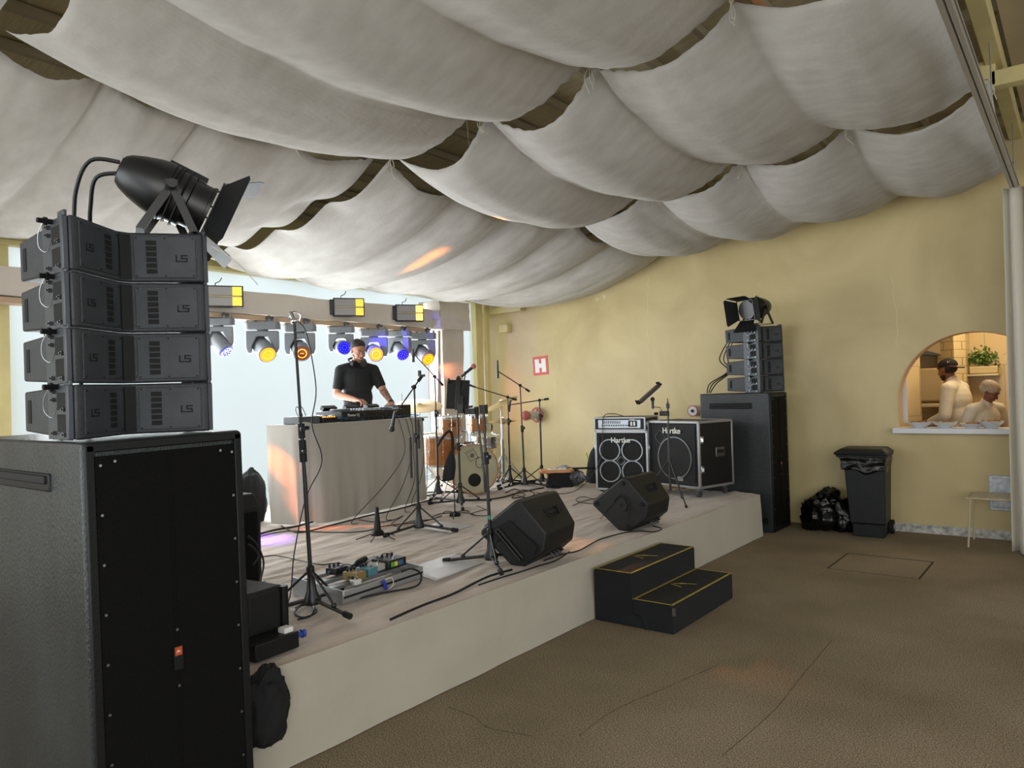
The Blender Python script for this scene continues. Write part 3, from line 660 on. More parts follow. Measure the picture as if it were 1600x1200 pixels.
CO = V((0, .13, 0))
cable('thick black cable arching from the left stage lamp down behind the speakers', [V((-2.86, 1.29, 2.52)), V((-2.92, 1.21, 2.52)), V((-3.0, 1.19, 2.42)), V((-3.08, 1.2, 2.24)), V((-3.2, 1.15, 1.9)), V((-3.2, 1.2, 1.49))], .008, 'cables of the left lamp')
cable('second black cable arching from the left stage lamp', [V((-2.86, 1.30, 2.48)), V((-2.92, 1.23, 2.46)), V((-3.0, 1.24, 2.36)), V((-3.07, 1.26, 2.24)), V((-3.18, 1.25, 1.9)), V((-3.2, 1.3, 1.49))], .008, 'cables of the left lamp')
for k in range(3): cable(('thickest','middle','rightmost')[k]+' black cable looping behind the far speaker stack', [V((-3.2-.03*k, 8.34+.02*k, 2.2)), V((-3.3-.05*k, 8.36, 1.95)), V((-3.27-.02*k, 8.38, 1.8)), V((-3.42-.04*k, 8.3, 1.66)), V((-3.48-.02*k, 8.25, RHT+.01))], .007, 'cables of the far stack')
mb = MB(); mb.tube([V((-2.63, 1.52, 2.20)), V((-2.60, 1.60, 2.15)), V((-2.57, 1.68, 2.06))], .0022, 5); tag(obj('cable_tie', mb, 'cord_white'), 'long white cable tie sticking out of the top left speaker', 'cable tie')

# ---------------------------------------------------------------- floor monitors
def wedge(label, loc, rz, cup):
    t = thing('floor_monitor', label, 'speaker', loc, rz, 'black floor monitor speakers')
    poly = [(0, 0), (.10, 0), (.235, .10), (.257, .22), (.09, .425), (.05, .43), (-.225, .225), (-.232, .19)]; L = .56
    mb = MB(); mb.prism([(x, z) for x, z in poly], 0, L, 'y')
    for v in mb.b.verts:      # ends taper towards the rear
        if v.co.y < .01 and (v.co.x > .2): v.co.y = .03
        if v.co.y > L-.01 and (v.co.x > .2): v.co.y = L-.07
    obj('cabinet', mb, 'wedge', t, bevel=.014, seg=3)
    # perforated front grille towards the stage
    a, b = Vector((-.225, 0, .225)), Vector((.05, 0, .43)); n = Vector((-.6, 0, .8)); mid = (a+b)/2
    m = face_mtx(mid+Vector((0, L/2, 0))+n*.004, n, (0, 1, 0)); mb = MB(); mb.box((0, 0, 0), (.31, L-.06, .012), m); obj('grille', mb, 'grille', t, bevel=.004)
    # seam line
    mb = MB(); mb.box((-.06, -.0, .19), (.30, .004, .004), None, (0, R(-48), 0)); obj('seam', mb, 'rubber', t)
    # carrying handle pocket in the upper side
    a, b = Vector((.257, 0, .22)), Vector((.09, 0, .425)); d = (b-a).normalized(); n = Vector((d.z, 0, -d.x)); mid = (a+b)/2
    m = face_mtx(mid+Vector((0, L*.5, 0)), n, (0, 1, 0))
    mb = MB(); mb.box((0, .0, .002), (.07, .17, .006), m); hd = obj('handle', mb, 'rubber', t, bevel=.004)
    mb = MB(); mb.box((.005, .0, .009), (.022, .10, .014), m); mb.prism([(-.03, .085), (.03, .085), (.03, .05), (-.03, .07)], .002, .03, 'z', m); obj('grip', mb, 'wedge', hd, bevel=.005)
    if cup:
        mb = MB(); c = Vector((.04, -.004, .21)); mb.lathe([(.022, 0), (.05, 0), (.05, .006), (.022, .006)], Matrix.Translation(c) @ Matrix.Rotation(R(90), 4, 'X'), 24)
        mb.tube([c+V((-.07, -.004, .0)), c+V((-.05, -.004, .05)), c+V((0, -.004, .07)), c+V((.05, -.004, .05)), c+V((.06, -.004, -.02)), c+V((.05, -.004, -.12))], .004, 5)
        pc = obj('pole_socket', mb, 'wedge', t); mb = MB(); mb.cyl(c+V((0, -.007, 0)), c+V((0, 0, 0)), .017, n=16); obj('socket_hole', mb, 'rubber', pc)
        for f in ((.055, .385), (.215, .225), (.08, .035), (-.19, .205)):
            mb = MB(); mb.cyl((f[0]-.0, .0, f[1]-.0), (f[0], -.018, f[1]), .018, .014, 12); obj('rubber_foot', mb, 'rubber', t)
    else:
        mb = MB(); mb.prism([(-.12, .24), (.00, .30), (.20, .14), (.17, .06), (.10, .03), (.02, .12)], -.003, .004, 'y'); hd = obj('side_pocket', mb, 'rubber', t, bevel=.01)
        mb = MB(); mb.tube([(-.10, -.012, .22), (-.08, -.014, .24), (.10, -.014, .06), (.08, -.012, .04), (-.10, -.012, .22)], .010, 6, smooth=False); obj('side_grip', mb, 'wedge', hd)
    mb = MB(); mb.box((.17, L*.62, .05), (.006, .16, .05), None, (0, R(-53), 0)); con = obj('connector_panel', mb, 'rubber', t)
    for k in range(3):
        mb = MB(); q = V((.175, L*.45+k*.05, .045)); mb.cyl(q, q+V((.03, 0, -.02)), .009, n=10); obj('plug', mb, 'steel', con)
    return t
a = P(798, 884, 2, ST); wedge('black floor monitor with deep side pocket, nearer one by the green-taped stand', (a.x, a.y, ST+.002), R(9), False)
a = P(966, 829, 2, ST); wedge('black floor monitor with round pole socket, farther one before the bass amplifiers', (a.x-.0, a.y, ST+.002), R(4), True)
cable('black cable looping from the farther floor monitor along the stage edge', [P(x, y, 2, ST+.004) for x, y in ((1020, 822), (1034, 826), (1022, 831), (990, 830), (940, 842), (905, 860), (880, 866), (850, 876))], .005)
cable('black cable running out from under the nearer floor monitor', [P(x, y, 2, ST+.004) for x, y in ((890, 862), (868, 876), (842, 884), (815, 893), (785, 902), (748, 914))], .005)

# ---------------------------------------------------------------- bass amplifiers
M['tolex'] = mat('black_tolex', '0b0b0e', .7, bump=.3, scale=160)
M['case'] = mat('case_laminate', '08080a', .5)
def case_edges(t, w, d, h, z0, r=.012):
    mb = MB()
    for sx in (-1, 1):
        for sy in (-1, 1): mb.box((sx*(w/2-r/2+.001), sy*(d/2-r/2+.001), z0+h/2), (r+.004, r+.004, h))
    for sz in (0, 1):
        z = z0+(h-r/2 if sz else r/2)
        for sy in (-1, 1): mb.box((0, sy*(d/2-r/2+.001), z), (w, r+.004, r+.004))
        for sx in (-1, 1): mb.box((sx*(w/2-r/2+.001), 0, z), (r+.004, d, r+.004))
    return obj('aluminium_edge', mb, 'alu', t, bevel=.003)
def bass_cab(label, loc, rz, w, d, h, z0, four):
    t = thing('bass_amp_cabinet', label, 'amplifier', loc, rz)
    mb = MB(); mb.box((0, .01, z0+h/2), (w-.006, d-.02, h-.006)); obj('case', mb, 'case', t, bevel=.004)
    case_edges(t, w, d, h, z0, .022)
    yf = -d/2-.001
    mb = MB(); mb.box((0, yf+.004, z0+h/2), (w-.06, .012, h-.06)); bf = obj('grille', mb, 'tolex', t, bevel=.004)
    for s in (-1, 1): mb = MB(); mb.box((s*(w/2-.055), yf-.004, z0+h/2), (.02, .01, h-.12)); obj('grille_bar', mb, 'black', bf, bevel=.004)
    M['ring'] = M['steel']
    def ring(x, z, r):
        mb = MB(); mm = Matrix.Translation((x, yf-.004, z)) @ Matrix.Rotation(R(90), 4, 'X')
        mb.lathe([(r-.012, 0), (r-.009, .008), (r+.003, .008), (r+.006, 0)], mm, 40, close=False); sp_ = obj('speaker_ring', mb, 'steel', t)
        mb = MB(); mb.lathe([(r-.01, .0015), (r*.5, .001), (r*.3, .004), (0, .006)], mm, 32); obj('cone', mb, 'black_matte', sp_)
    def diamond(x, z, r):
        mb = MB(); q = [(x, z-r), (x+r, z), (x, z+r), (x-r, z)]
        for a_, b_ in zip(q, q[1:]+q[:1]): mb.cyl((a_[0], yf-.008, a_[1]), (b_[0], yf-.008, b_[1]), .004, n=6)
        obj('horn_frame', mb, 'steel', t)
    if four:
        r = .122
        for sx in (-1, 1):
            for zz in (.37, .72): ring(sx*.132, z0+h*zz-.03, r)
        diamond(0, z0+h*.545-.03, .05)
        text('lettering', 'Hartke', .080, M['white_logo'], t, face_mtx((.0, yf-.012, z0+h-.105), (0, -1, 0)), .002, bold=.0012)
    else:
        ring(.03, z0+h*.44, .225); diamond(-.16, z0+h*.75, .075)
        text('lettering', 'Hartke', .086, M['white_logo'], t, face_mtx((.0, yf-.012, z0+h-.105), (0, -1, 0)), .002, bold=.0012)
        mb = MB(); mb.box((.10, yf-.005, z0+.09), (.07, .006, .045)); obj('name_plate', mb, 'alu', t)
    for z in (.28, .72):      # latches on the case side
        for s in (-1, 1):
            mb = MB(); mb.box((s*(w/2+.004), -d/2+.045, z0+h*z), (.008, .045, .075)); mb.cyl((s*(w/2+.01), -d/2+.045, z0+h*z-.02), (s*(w/2+.01), -d/2+.045, z0+h*z+.02), .012, n=10); obj('latch', mb, 'chrome', t, bevel=.002)
    for s in (-1, 1):
        mb = MB(); mb.box((s*(w/2+.002), .06, z0+h*.52), (.006, .15, .10)); hh_ = obj('side_handle', mb, 'steel', t, bevel=.004); mb = MB(); mb.box((s*(w/2+.008), .06, z0+h*.53), (.012, .1, .035)); obj('grip', mb, 'rubber', hh_, bevel=.005)
    if z0 > .04:
        for sx in (-1, 1):
            for sy in (-1, 1):
                mb = MB(); cx, cy = sx*(w/2-.07), sy*(d/2-.07); mb.box((cx, cy, z0-.012), (.05, .05, .02)); mb.box((cx, cy, z0-.045), (.026, .036, .05)); cs_ = obj('caster', mb, 'steel', t)
                mb = MB(); mb.cyl((cx-.014, cy, .036), (cx+.014, cy, .036), .035, n=16); obj('wheel', mb, mat('caster_rubber', '3a3a3c', .6) if 'caster_rubber' not in bpy.data.materials else bpy.data.materials['caster_rubber'], cs_)
    else:
        mb = MB()
        for sx in (-1, 1):
            for sy in (-1, 1): mb.cyl((sx*(w/2-.05), sy*(d/2-.05), 0), (sx*(w/2-.05), sy*(d/2-.05), z0), .02, n=10)
        obj('foot', mb, 'rubber', t)
    return t
c1 = P(972, 768, 2, ST); c1x, c1y = c1.x, c1.y
bass_cab('flight-cased bass cabinet with four round speakers, under the amplifier rack', (-4.17, 7.46, ST), R(10), .62, .40, .67, .02, True)
t = thing('amplifier_rack', 'amplifier in a low black flight case lying on the four speaker bass cabinet', 'amplifier', (-4.19, 7.50, ST+.692), R(10))
mb = MB(); mb.box((0, 0, .075), (.60, .48, .15)); obj('case', mb, 'case', t, bevel=.004); case_edges(t, .604, .484, .15, 0, .014)
mb = MB(); mb.box((0, -.243, .075), (.50, .012, .095)); fp = obj('front_panel', mb, mat('silver_panel', 'b4bac2', .35, metal=.7), t, bevel=.003)
mb = MB()
for k in range(12): mb.cyl((-.2+k*.028, -.248, .06), (-.2+k*.028, -.262, .06), .007, n=10)
for k in range(10): mb.box((-.19+k*.022, -.25, .095), (.008, .004, .03))
obj('knob', mb, 'black', fp)['kind'] = 'stuff'
mb = MB(); mb.box((.16, -.25, .078), (.10, .006, .07)); obj('meter_window', mb, 'black', fp)
mb = MB()
for k in range(2): mb.box((.145+k*.035, -.255, .078), (.022, .003, .045))
obj('meter', mb, M['white_logo'], fp)
text('lettering', 'Hartke', .022, M['white_logo'], fp, face_mtx((.16, -.252, .123), (0, -1, 0)), .0006, bold=.0008)
for s in (-1, 1):
    mb = MB(); mb.box((s*.305, .02, .075), (.008, .12, .07)); obj('side_handle', mb, 'steel', t, bevel=.003); mb = MB(); mb.box((s*.307, -.2, .075), (.01, .03, .05)); obj('latch', mb, 'chrome', t, bevel=.002)
bass_cab('large flight-cased bass cabinet with one big round speaker, on casters', (-3.44, 7.55, ST), R(-14), .70, .58, .70, .10, False)
cable('thin cable drooping from the amplifier rack across the four speaker cabinet', [V((-4.2, 7.45, ST+.85)), V((-4.3, 7.38, ST+.88)), V((-4.33, 7.22, ST+.84)), V((-4.32, 7.18, ST+.55)), V((-4.36, 7.12, ST+.30)), V((-4.5, 6.9, ST+.05)), V((-4.75, 6.75, ST+.006)), V((-5.0, 6.8, ST+.006))], .004)

# ---------------------------------------------------------------- step box
M['stepcarpet'] = mat('worn_black_carpet', '14161a', .9, bump=.6, scale=200, var=.2, vscale=5, detail=2)
M['steptop'] = mat('step_tread', '1f1c1a', .95, bump=.6, scale=200, var=.2, vscale=4, detail=2)
M['tape'] = mat('yellow_tape', 'a8943a', .6, var=.2, vscale=12)
t = thing('step_box', 'black two-tread step box edged with yellow tape against the stage front', 'steps', (-2.765, 4.42, 0), R(0))
W_ = 1.02; Y0, Y1 = 0, 1.02
def prof(y): return [(0, 0), (.60, 0), (.60, .185), (.30, .185), (.30, .355), (0, .355)]
mb = MB(); mb.prism(prof(0), Y0, Y1, 'y')
bmesh.ops.bisect_plane(mb.b, geom=mb.b.verts[:]+mb.b.edges[:]+mb.b.faces[:], plane_co=(0, .5, 0), plane_no=(0, 1, 0))
obj('carcass', mb, 'stepcarpet', t, bevel=.008, seg=2, smooth=False)
mb = MB(); mb.box((.15, .51, .358), (.285, 1.0, .006)); obj('tread', mb, 'steptop', t, bevel=.002)
mb = MB(); mb.box((.45, .51, .188), (.285, 1.0, .006)); obj('tread', mb, 'steptop', t, bevel=.002)
mb = MB()
for x0, z in ((0, .3615), (.30, .1915)):
    mb.box((x0+.29, .51, z), (.016, 1.01, .002)); mb.box((x0+.15, .008, z), (.30, .012, .002)); mb.box((x0+.15, 1.012, z), (.30, .012, .002)); mb.box((x0+.012, .51, z), (.014, 1.01, .002))
    for s, L in ((1, .09), (-1, .11)):      # chevron arrow pointing at the stage
        mb.box((x0+.10, .50+s*.03, z), (L, .008, .0022), None, (0, 0, R(24*s)))
    mb.box((x0+.15, .56, z), (.12, .007, .0022), None, (0, 0, R(15)))
obj('edge_tape', mb, 'tape', t)
mb = MB(); mb.tube([(.31, -.002, .17), (.315, -.002, .10), (.37, -.002, .08), (.40, -.002, .0)], .006, 5); obj('torn_edge', mb, 'rubber', t)
mb = MB(); mb.box((.606, -.001, .15), (.02, .012, .05)); obj('corner_bracket', mb, 'steel', t)

# ---------------------------------------------------------------- truss, tower, moving heads, blinders
TX = -6.98
M['truss_cloth'] = mat('white_truss_cover', 'c9c1b6', .8, bump=.25, scale=6, var=.05)
a = P(330, 446, 0, TX); b = P(690, 487, 0, TX); zt_ = (a.z+b.z)/2; a = P(330, 478, 0, TX); b2 = P(685, 520, 0, TX); zb_ = (a.z+b2.z)/2
TZ0, TZ1 = zb_, zt_; ty1 = b.y
def tr(u, v):
    y = 1.9+u*(ty1-1.9); k = v*4; s = int(min(k, 3.999)); f = k-s; D = .27
    q = [(TX, TZ0), (TX, TZ1), (TX-D, TZ1), (TX-D, TZ0), (TX, TZ0)]
    x = q[s][0]+(q[s+1][0]-q[s][0])*f; z = q[s][1]+(q[s+1][1]-q[s][1])*f
    n_ = .012*noise.noise(Vector((y*2.5, k*1.5, 0))); return (x+n_, y, z+n_)
t = thing('lighting_truss', 'horizontal truss in a white cloth cover carrying the lamps above the disc jockey', 'truss', (TX, 4.5, 0))
mb = MB(); mb.grid(tr, 90, 16); bmesh.ops.translate(mb.b, verts=mb.b.verts, vec=(-TX, -4.5, 0)); obj('cover', mb, 'truss_cloth', t, ang=50)
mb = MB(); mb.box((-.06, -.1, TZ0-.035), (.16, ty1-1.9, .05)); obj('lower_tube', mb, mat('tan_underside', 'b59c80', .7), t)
a = P(690, 600, 0, TX+.08); b = P(728, 600, 0, TX+.08); cy = (a.y+b.y)/2; ww = b.y-a.y
t = thing('truss_tower', 'upright truss tower in a white cloth cover behind the drum kit', 'truss', (TX-.06, cy, 0))
def tw(w_, d_, z0, z1, seed):
    def f(u, v):
        k = u*4; s = int(min(k, 3.999)); g = k-s; q = [(d_, -w_), (d_, w_), (-d_, w_), (-d_, -w_), (d_, -w_)]
        x = q[s][0]+(q[s+1][0]-q[s][0])*g; y = q[s][1]+(q[s+1][1]-q[s][1])*g; n_ = .014*noise.noise(Vector((k*1.6, v*5, seed)))
        return (x+n_, y+n_, z0+(z1-z0)*v)
    return f
mb = MB(); mb.grid(tw(ww*.42, .14, ST+.004, 2.9, 1), 24, 40); obj('cover', mb, 'truss_cloth', t, ang=50)
zk = P(700, 515, 0, TX+.1).z
mb = MB(); mb.grid(tw(ww*.62, .20, zk, 2.9, 5), 24, 24); mb.prism([(-.2, -ww*.62), (.2, -ww*.62), (.2, ww*.62), (-.2, ww*.62)], zk, zk+.004); obj('sleeve_block', mb, 'truss_cloth', t, ang=50)
def side_sheet(u, v): return (.12+.02*math.sin(u*9), -ww*.45-.16*u*(1-v*.8)-.02, .48+v*(zk-.5))
mb = MB(); mb.grid(side_sheet, 14, 20); obj('loose_sheet', mb, 'truss_cloth', t, solid=.003)

def moving_head(label, y, lens, rz, dirv, base_z, sc_=1.0, blue=False, tint=None):
    t = thing('moving_head_lamp', label, 'stage light', (TX-.02, y, base_z), rz, 'moving head lamps hanging under the truss'); t.scale = (sc_,)*3
    mb = MB()
    for s in (-1, 1): mb.box((s*.07, 0, -.025), (.03, .05, .06)); mb.cyl((s*.07, -.03, -.01), (s*.07, .03, -.01), .03, n=12)
    mb.box((0, 0, -.005), (.24, .045, .022)); obj('clamp', mb, 'metal_black', t)
    mb = MB(); mb.prism([(-.19, -.06), (-.15, -.10), (.15, -.10), (.19, -.06), (.19, .06), (.15, .10), (-.15, .10), (-.19, .06)], -.14, -.055); bs = obj('base', mb, 'head_grey', t, bevel=.012)
    mb = MB()
    for k in (-.15, -.08, .08, .15): mb.cyl((k, -.07, -.055), (k, -.07, -.025), .014, n=10)
    mb.cyl((0, -.102, -.10), (0, -.106, -.10), .012, n=16); obj('knob', mb, 'head_grey', bs)
    mb = MB(); mb.prism([(-.17, -.152), (.17, -.152), (.175, -.18), (.175, -.34), (.155, -.40), (.11, -.40), (.11, -.33), (.055, -.215), (-.055, -.215), (-.11, -.33), (-.11, -.40), (-.155, -.40), (-.175, -.34), (-.175, -.18)], -.075, .075, 'y')
    mb.cyl((0, 0, -.17), (0, 0, -.13), .06, n=20); obj('yoke', mb, 'head_grey', t, bevel=.012)
    d = Vector(dirv).normalized(); m = Matrix.Translation((0, -.0, -.335)) @ d.to_track_quat('Z', 'Y').to_matrix().to_4x4()
    mb = MB(); mb.lathe([(.05, -.13), (.085, -.11), (.098, -.05), (.098, .05), (.10, .12), (.098, .16), (.082, .165)], m, 28); hd = obj('lamp_head', mb, 'head_grey', t)
    mb = MB(); mb.lathe([(0, .163), (.083, .163), (.083, .170), (.07, .1715), (.062, .168), (0, .171)], m, 28); ln = obj('lens', mb, lens, hd)
    mb = MB()
    if blue:
        for rr_, n_ in ((.03, 6), (.062, 12)):
            for k in range(n_): q = m @ Vector((rr_*math.cos(2*PI*k/n_), rr_*math.sin(2*PI*k/n_), .171)); mb.sph(q, .009, 4)
    else:
        mb.lathe([(.045, .1715), (.05, .1735), (.055, .1715)], m, 24, close=False); mb.box((0, 0, .172), (.04, .008, .002), m)
    obj('led_ring', mb, mat('led_white', 'dfe3ff', .3, emit='b9c0ff', es=1.0) if blue == 2 else (M['blue_led'] if blue else M['orange_led']), ln)
    return t, t.location+Matrix.Rotation(rz, 3, 'Z') @ (m @ Vector((0, 0, .2)))
M['blue_led'] = mat('blue_led', '4a50ff', .3, emit='3038ff', es=1.2); M['orange_led'] = mat('orange_led', 'ffb030', .3, emit='ffa020', es=1.5)
M['dark_lens'] = mat('dark_lens', '4a2a24', .2, emit='c04010', es=.25)
HL = [(343, 'blue_lens', (.5, -.35, -.65), 2, 'moving head with pale blue lens half hidden by the left speaker stack'),
      (412, 'orange_lens', (.35, -.75, -.5), 0, 'leftmost moving head with an orange lens, whole against the bright sheeting'),
      (470, 'dark_lens', (.15, -.9, -.35), 0, 'moving head with a dim reddish lens behind the tall left microphone stand'),
      (534, 'blue_lens', (.25, -.95, -.1), 1, 'moving head with a full blue lens just left of the disc jockey\'s head'),
      (585, 'orange_lens', (.12, -.95, -.25), 0, 'moving head with orange lens just right of the disc jockey\'s head'),
      (625, 'blue_lens', (.5, -.6, -.5), 1, 'moving head turned sideways with violet blue lens'),
      (661, 'orange_lens', (.35, -.75, -.5), 0, 'rightmost moving head, orange lens beside the white tower')]
hp = []
for px, ln, dv, bl_, lb in HL:
    q = P(px, 525, 0, TX); t, lp = moving_head(lb, q.y, M[ln], R(52 if bl_ != 1 or px == 534 else 30), dv, TZ0-.02-(.0), .98 if not bl_ else .86, bl_); hp.append(lp)
def blinder(label, px, py, mt):
    q = P(px, py, 0, TX+.12)
    t = thing('blinder_lamp', label, 'stage light', (q.x, q.y, q.z), R(58), 'blinder lamps clamped to the truss'); t.rotation_euler = (R(0), R(0), R(58))
    mb = MB(); mb.box((0, .03, 0), (.37, .07, .22)); mb.box((-.20, .03, 0), (.04, .10, .18)); hs = obj('housing', mb, 'metal_black', t, bevel=.008)
    mb = MB()
    for s in (-1, 1): mb.box((0, -.008, s*.052), (.33, .01, .085))
    obj('reflector', mb, mat('reflector', '8d8a88', .4, metal=.3) if 'reflector' not in bpy.data.materials else bpy.data.materials['reflector'], hs)
    mb = MB(); mb.box((0, -.014, 0), (.33, .006, .007)); obj('strobe_tube', mb, mat('tube', 'd8c98a', .3), hs)
    mb = MB()
    for s in (-1, 1): mb.box((.125, -.015, s*.052), (.09, .006, .088))
    obj('lit_panel', mb, mt, hs)
    mb = MB(); mb.tube([(-.21, .03, .06), (-.25, .03, .05), (-.25, .05, -.02), (-.21, .06, -.04)], .006, 5, smooth=False); mb.tube([(-.08, .05, .11), (-.08, .07, .14), (-.04, .06, .16), (-.02, .08, .2)], .005, 5); mb.box((-.05, .10, .09), (.05, .10, .03)); obj('bracket', mb, 'metal_black', t)
blinder('blinder lamp at the left end of the truss, partly behind the speaker stack', 350, 463, M['yellow_lamp'])
blinder('middle blinder lamp with dull yellow panel, above the disc jockey', 545, 480, M['yellow_lamp'])
blinder('brightest blinder lamp, nearest the white tower', 640, 489, M['hot_lamp'])
# coloured beams of the moving heads
q9 = V((TX-.02, 2.75, 0)); t, lp9 = moving_head('moving head lamp out of sight behind the left speaker stack', q9.y, M['orange_lens'], R(30), (.6, .2, -.7), TZ0-.02)
t['group'] = 'moving head lamps hanging under the truss'
def beam(nm, p, tg, pw, col, deg, bl, off=.18): p, tg = V(p), V(tg); return spot(nm, p+(tg-p).normalized()*off, tg, pw, col, deg, bl)
beam('beam_table', lp9, (-5.76, 3.97, 1.0), 430, (1, .18, .0), 9, .3)
beam('beam_table_low', lp9, (-5.54, 4.0, .6), 380, (1, .2, .0), 8, .6)
beam('beam_floor_violet', hp[0], P(418, 842, 2, ST), 700, (.25, .10, 1), 13, .9)
beam('beam_cloth', (TX+.35, hp[2].y+.2, 2.32), P(692, 391, 2, 3.0), 1400, (1, .26, .0), 6, .8)
beam('beam_floor_orange', hp[4], P(905, 850, 2, ST), 420, (1, .38, .12), 7, .9)
beam('beam_blue_side', hp[3]+V((.10, .05, .02)), hp[5]+V((-.1, 0, .15)), 60, (.06, .03, 1), 48, .7, .05)
beam('beam_red_side', hp[4]+V((.12, .05, -.02)), hp[6]+V((-.12, 0, -.08)), 16, (1, .10, .05), 42, .8, .05)
beam('beam_tower', hp[6]+V((.05, .05, 0)), (TX+.1, cy, 1.9), 22, (1, .3, .1), 45, .9, .05)

# ---------------------------------------------------------------- microphones and stands
def tripod(t, h0=.20, r=.33, rot=0, thick=.011, n=3):
    for k in range(n):
        a = rot+2*PI*k/n; c, s = math.cos(a), math.sin(a)
        mb = MB(); mb.cyl((c*.02, s*.02, h0), (c*r*.62, s*r*.62, .055), thick*.6, n=8); mb.cyl((c*.02, s*.02, .055), (c*r, s*r, .018), thick, n=8); mb.sph((c*r*.62, s*r*.62, .05), .016, 5)
        lg = obj('leg', mb, 'metal_black', t); mb = MB(); mb.cyl((c*(r-.03), s*(r-.03), .021), (c*(r+.02), s*(r+.02), .015), .017, n=10); obj('rubber_foot', mb, 'rubber', lg)
    mb = MB(); mb.lathe([(.045, .03), (.048, .05), (.028, .10), (.018, h0-.02), (.022, h0), (.022, h0+.03), (.014, h0+.04)], None, 16); obj('hub', mb, 'metal_black', t)
def mic_prims(t, p, d, L=.16, ball=.025, col='metal_black', ballm='steel', nm='microphone'):
    d = Vector(d).normalized(); p = Vector(p)
    mb = MB(); mb.cyl(p, p+d*L, .011, .017, 12); b_ = obj('mic_body', mb, col, t)
    if ball: mb = MB(); mb.sph(p+d*(L+ball*.7), ball, 10); obj('mic_grille', mb, ballm, b_)
    return b_
def mic_stand(label, base, h1, h2, rot, lean=(0, 0), boom=None, r=.33, group='microphone stands on the stage', tape=None):
    t = thing('microphone_stand', label, 'stand', base, 0, group); t.rotation_euler = (R(lean[0]), R(lean[1]), 0)
    tripod(t, .20, r, rot)
    mb = MB(); mb.cyl((0, 0, .06), (0, 0, h1), .0115, n=12); obj('lower_tube', mb, 'metal_black', t)
    mb = MB(); mb.cyl((0, 0, h1-.05), (0, 0, h1+.03), .019, n=12); mb.cyl((0, 0, h1), (.045, -.02, h1), .008, n=8); mb.cyl((.03, -.014, h1), (.05, -.022, h1), .016, n=8); obj('clutch', mb, 'black', t, bevel=.002)
    mb = MB(); mb.cyl((0, 0, h1), (0, 0, h2), .008, n=10); obj('upper_tube', mb, 'metal_black', t)
    if tape: mb = MB(); mb.cyl((0, 0, tape), (0, 0, tape+.025), .0125, n=12); obj('green_tape', mb, mat('green_tape', '2f9a72', .5), t)['label'] = 'ring of green tape'
    if boom:
        d, lf, lb_ = Vector(boom[0]).normalized(), boom[1], boom[2]; c = Vector((0, 0, h2))
        mb = MB(); mb.sph(c, .02, 6); mb.cyl(c+V((-.02, .02, 0)), c+V((.02, -.04, 0)), .012, n=8); obj('swivel', mb, 'black', t)
        mb = MB(); mb.cyl(c-d*lb_, c+d*lf, .0065, n=8); bm_ = obj('boom', mb, 'metal_black', t)
        mb = MB(); mb.cyl(c-d*lb_, c-d*(lb_-.06), .014, n=10); obj('counterweight', mb, 'rubber', bm_)
    return t
def at(px, py): p = P(px, py, 2, ST); return (p.x, p.y, ST)
def dv(frm, px, py, depth_from=None, x=None):
    return P(px, py, 0, x)
# A tall straight stand at the left
A = at(489, 952)
t = mic_stand('tallest straight microphone stand, nearest the camera over the pedal board', A, .98, 1.56, R(-5), (1.4, -1.9))
mb = MB(); mb.sph((0, 0, 1.57), .02, 6); mb.cyl((0, 0, 1.575), (-.02, -.01, 1.62), .012, n=8); mb.tube([(.02, .02, 1.57), (.03, .02, 1.60), (.0, .0, 1.62), (-.02, -.02, 1.59), (0, 0, 1.56)], .005, 5); obj('mic_clip', mb, 'chrome', t)
mb = MB(); mb.cyl((0, 0, .80), (0, 0, .92), .021, n=12); mb.cyl((0, 0, .86), (.06, -.03, .86), .012, n=8); obj('lower_clutch', mb, 'black', t)
base = Vector(A)
cable('thin black cable hanging down the tallest microphone stand', [base+V(q) for q in ((-.05, -.03, 1.57), (.0, .0, 1.50), (.02, .04, 1.2), (-.01, .03, 1.0), (.03, .06, .8), (-.04, .0, .6), (-.10, -.04, .3), (-.18, -.03, .02), (-.28, -.10, .006))], .0035)
# B stand in front of the DJ table
B = at(655, 830)
t = mic_stand('microphone stand with tilted clamp just before the disc jockey table', B, .80, 1.22, R(20), (.3, -.4), ((-.55, -.25, -.75), .26, .12))
bp_ = Vector((0, 0, 1.22))-Vector((-.55, -.25, -.75)).normalized()*.12
mb = MB(); mb.box(bp_, (.05, .02, .02)); mb.box(bp_+V((-.03, 0, .02)), (.02, .02, .05)); mb.cyl((.03, 0, .95), (.03, 0, .70), .012, n=10); mb.cyl((-.05, -.02, .8), (-.05, -.02, .45), .011, n=10); obj('holder_clamp', mb, 'metal_black', t)
def mic(label, p, d, **k):
    t = thing('microphone', label, 'microphone', p, 0, k.pop('group', 'microphones on their stands')); mic_prims(t, (0, 0, 0), d, **k); return t
Bv = Vector(B)
mic('black microphone hanging head down before the disc jockey table', Bv+V((-.17, -.08, 1.02)), (-.2, -.1, -1), L=.14, ballm='metal_black')
# C stand at the front with folded boom and green tape
Cc = at(768, 881)
t = mic_stand('microphone stand with green tape ring and folded boom beside the nearer monitor', Cc, .72, 1.04, R(200), (.6, -1.3), None, tape=.30)
mb = MB(); mb.box((-.0, 0, 1.04), (.05, .03, .06)); mb.cyl((-.055, -.01, 1.05), (-.02, 0, .55), .008, n=8); mb.cyl((-.055, -.01, 1.06), (-.055, -.01, .98), .016, n=8); mb.cyl((-.02, 0, .60), (-.018, 0, .48), .015, n=10); mb.box((-.10, -.02, 1.03), (.10, .03, .04)); mb.box((-.17, -.03, 1.05), (.05, .04, .06)); obj('folded_boom', mb, 'metal_black', t)
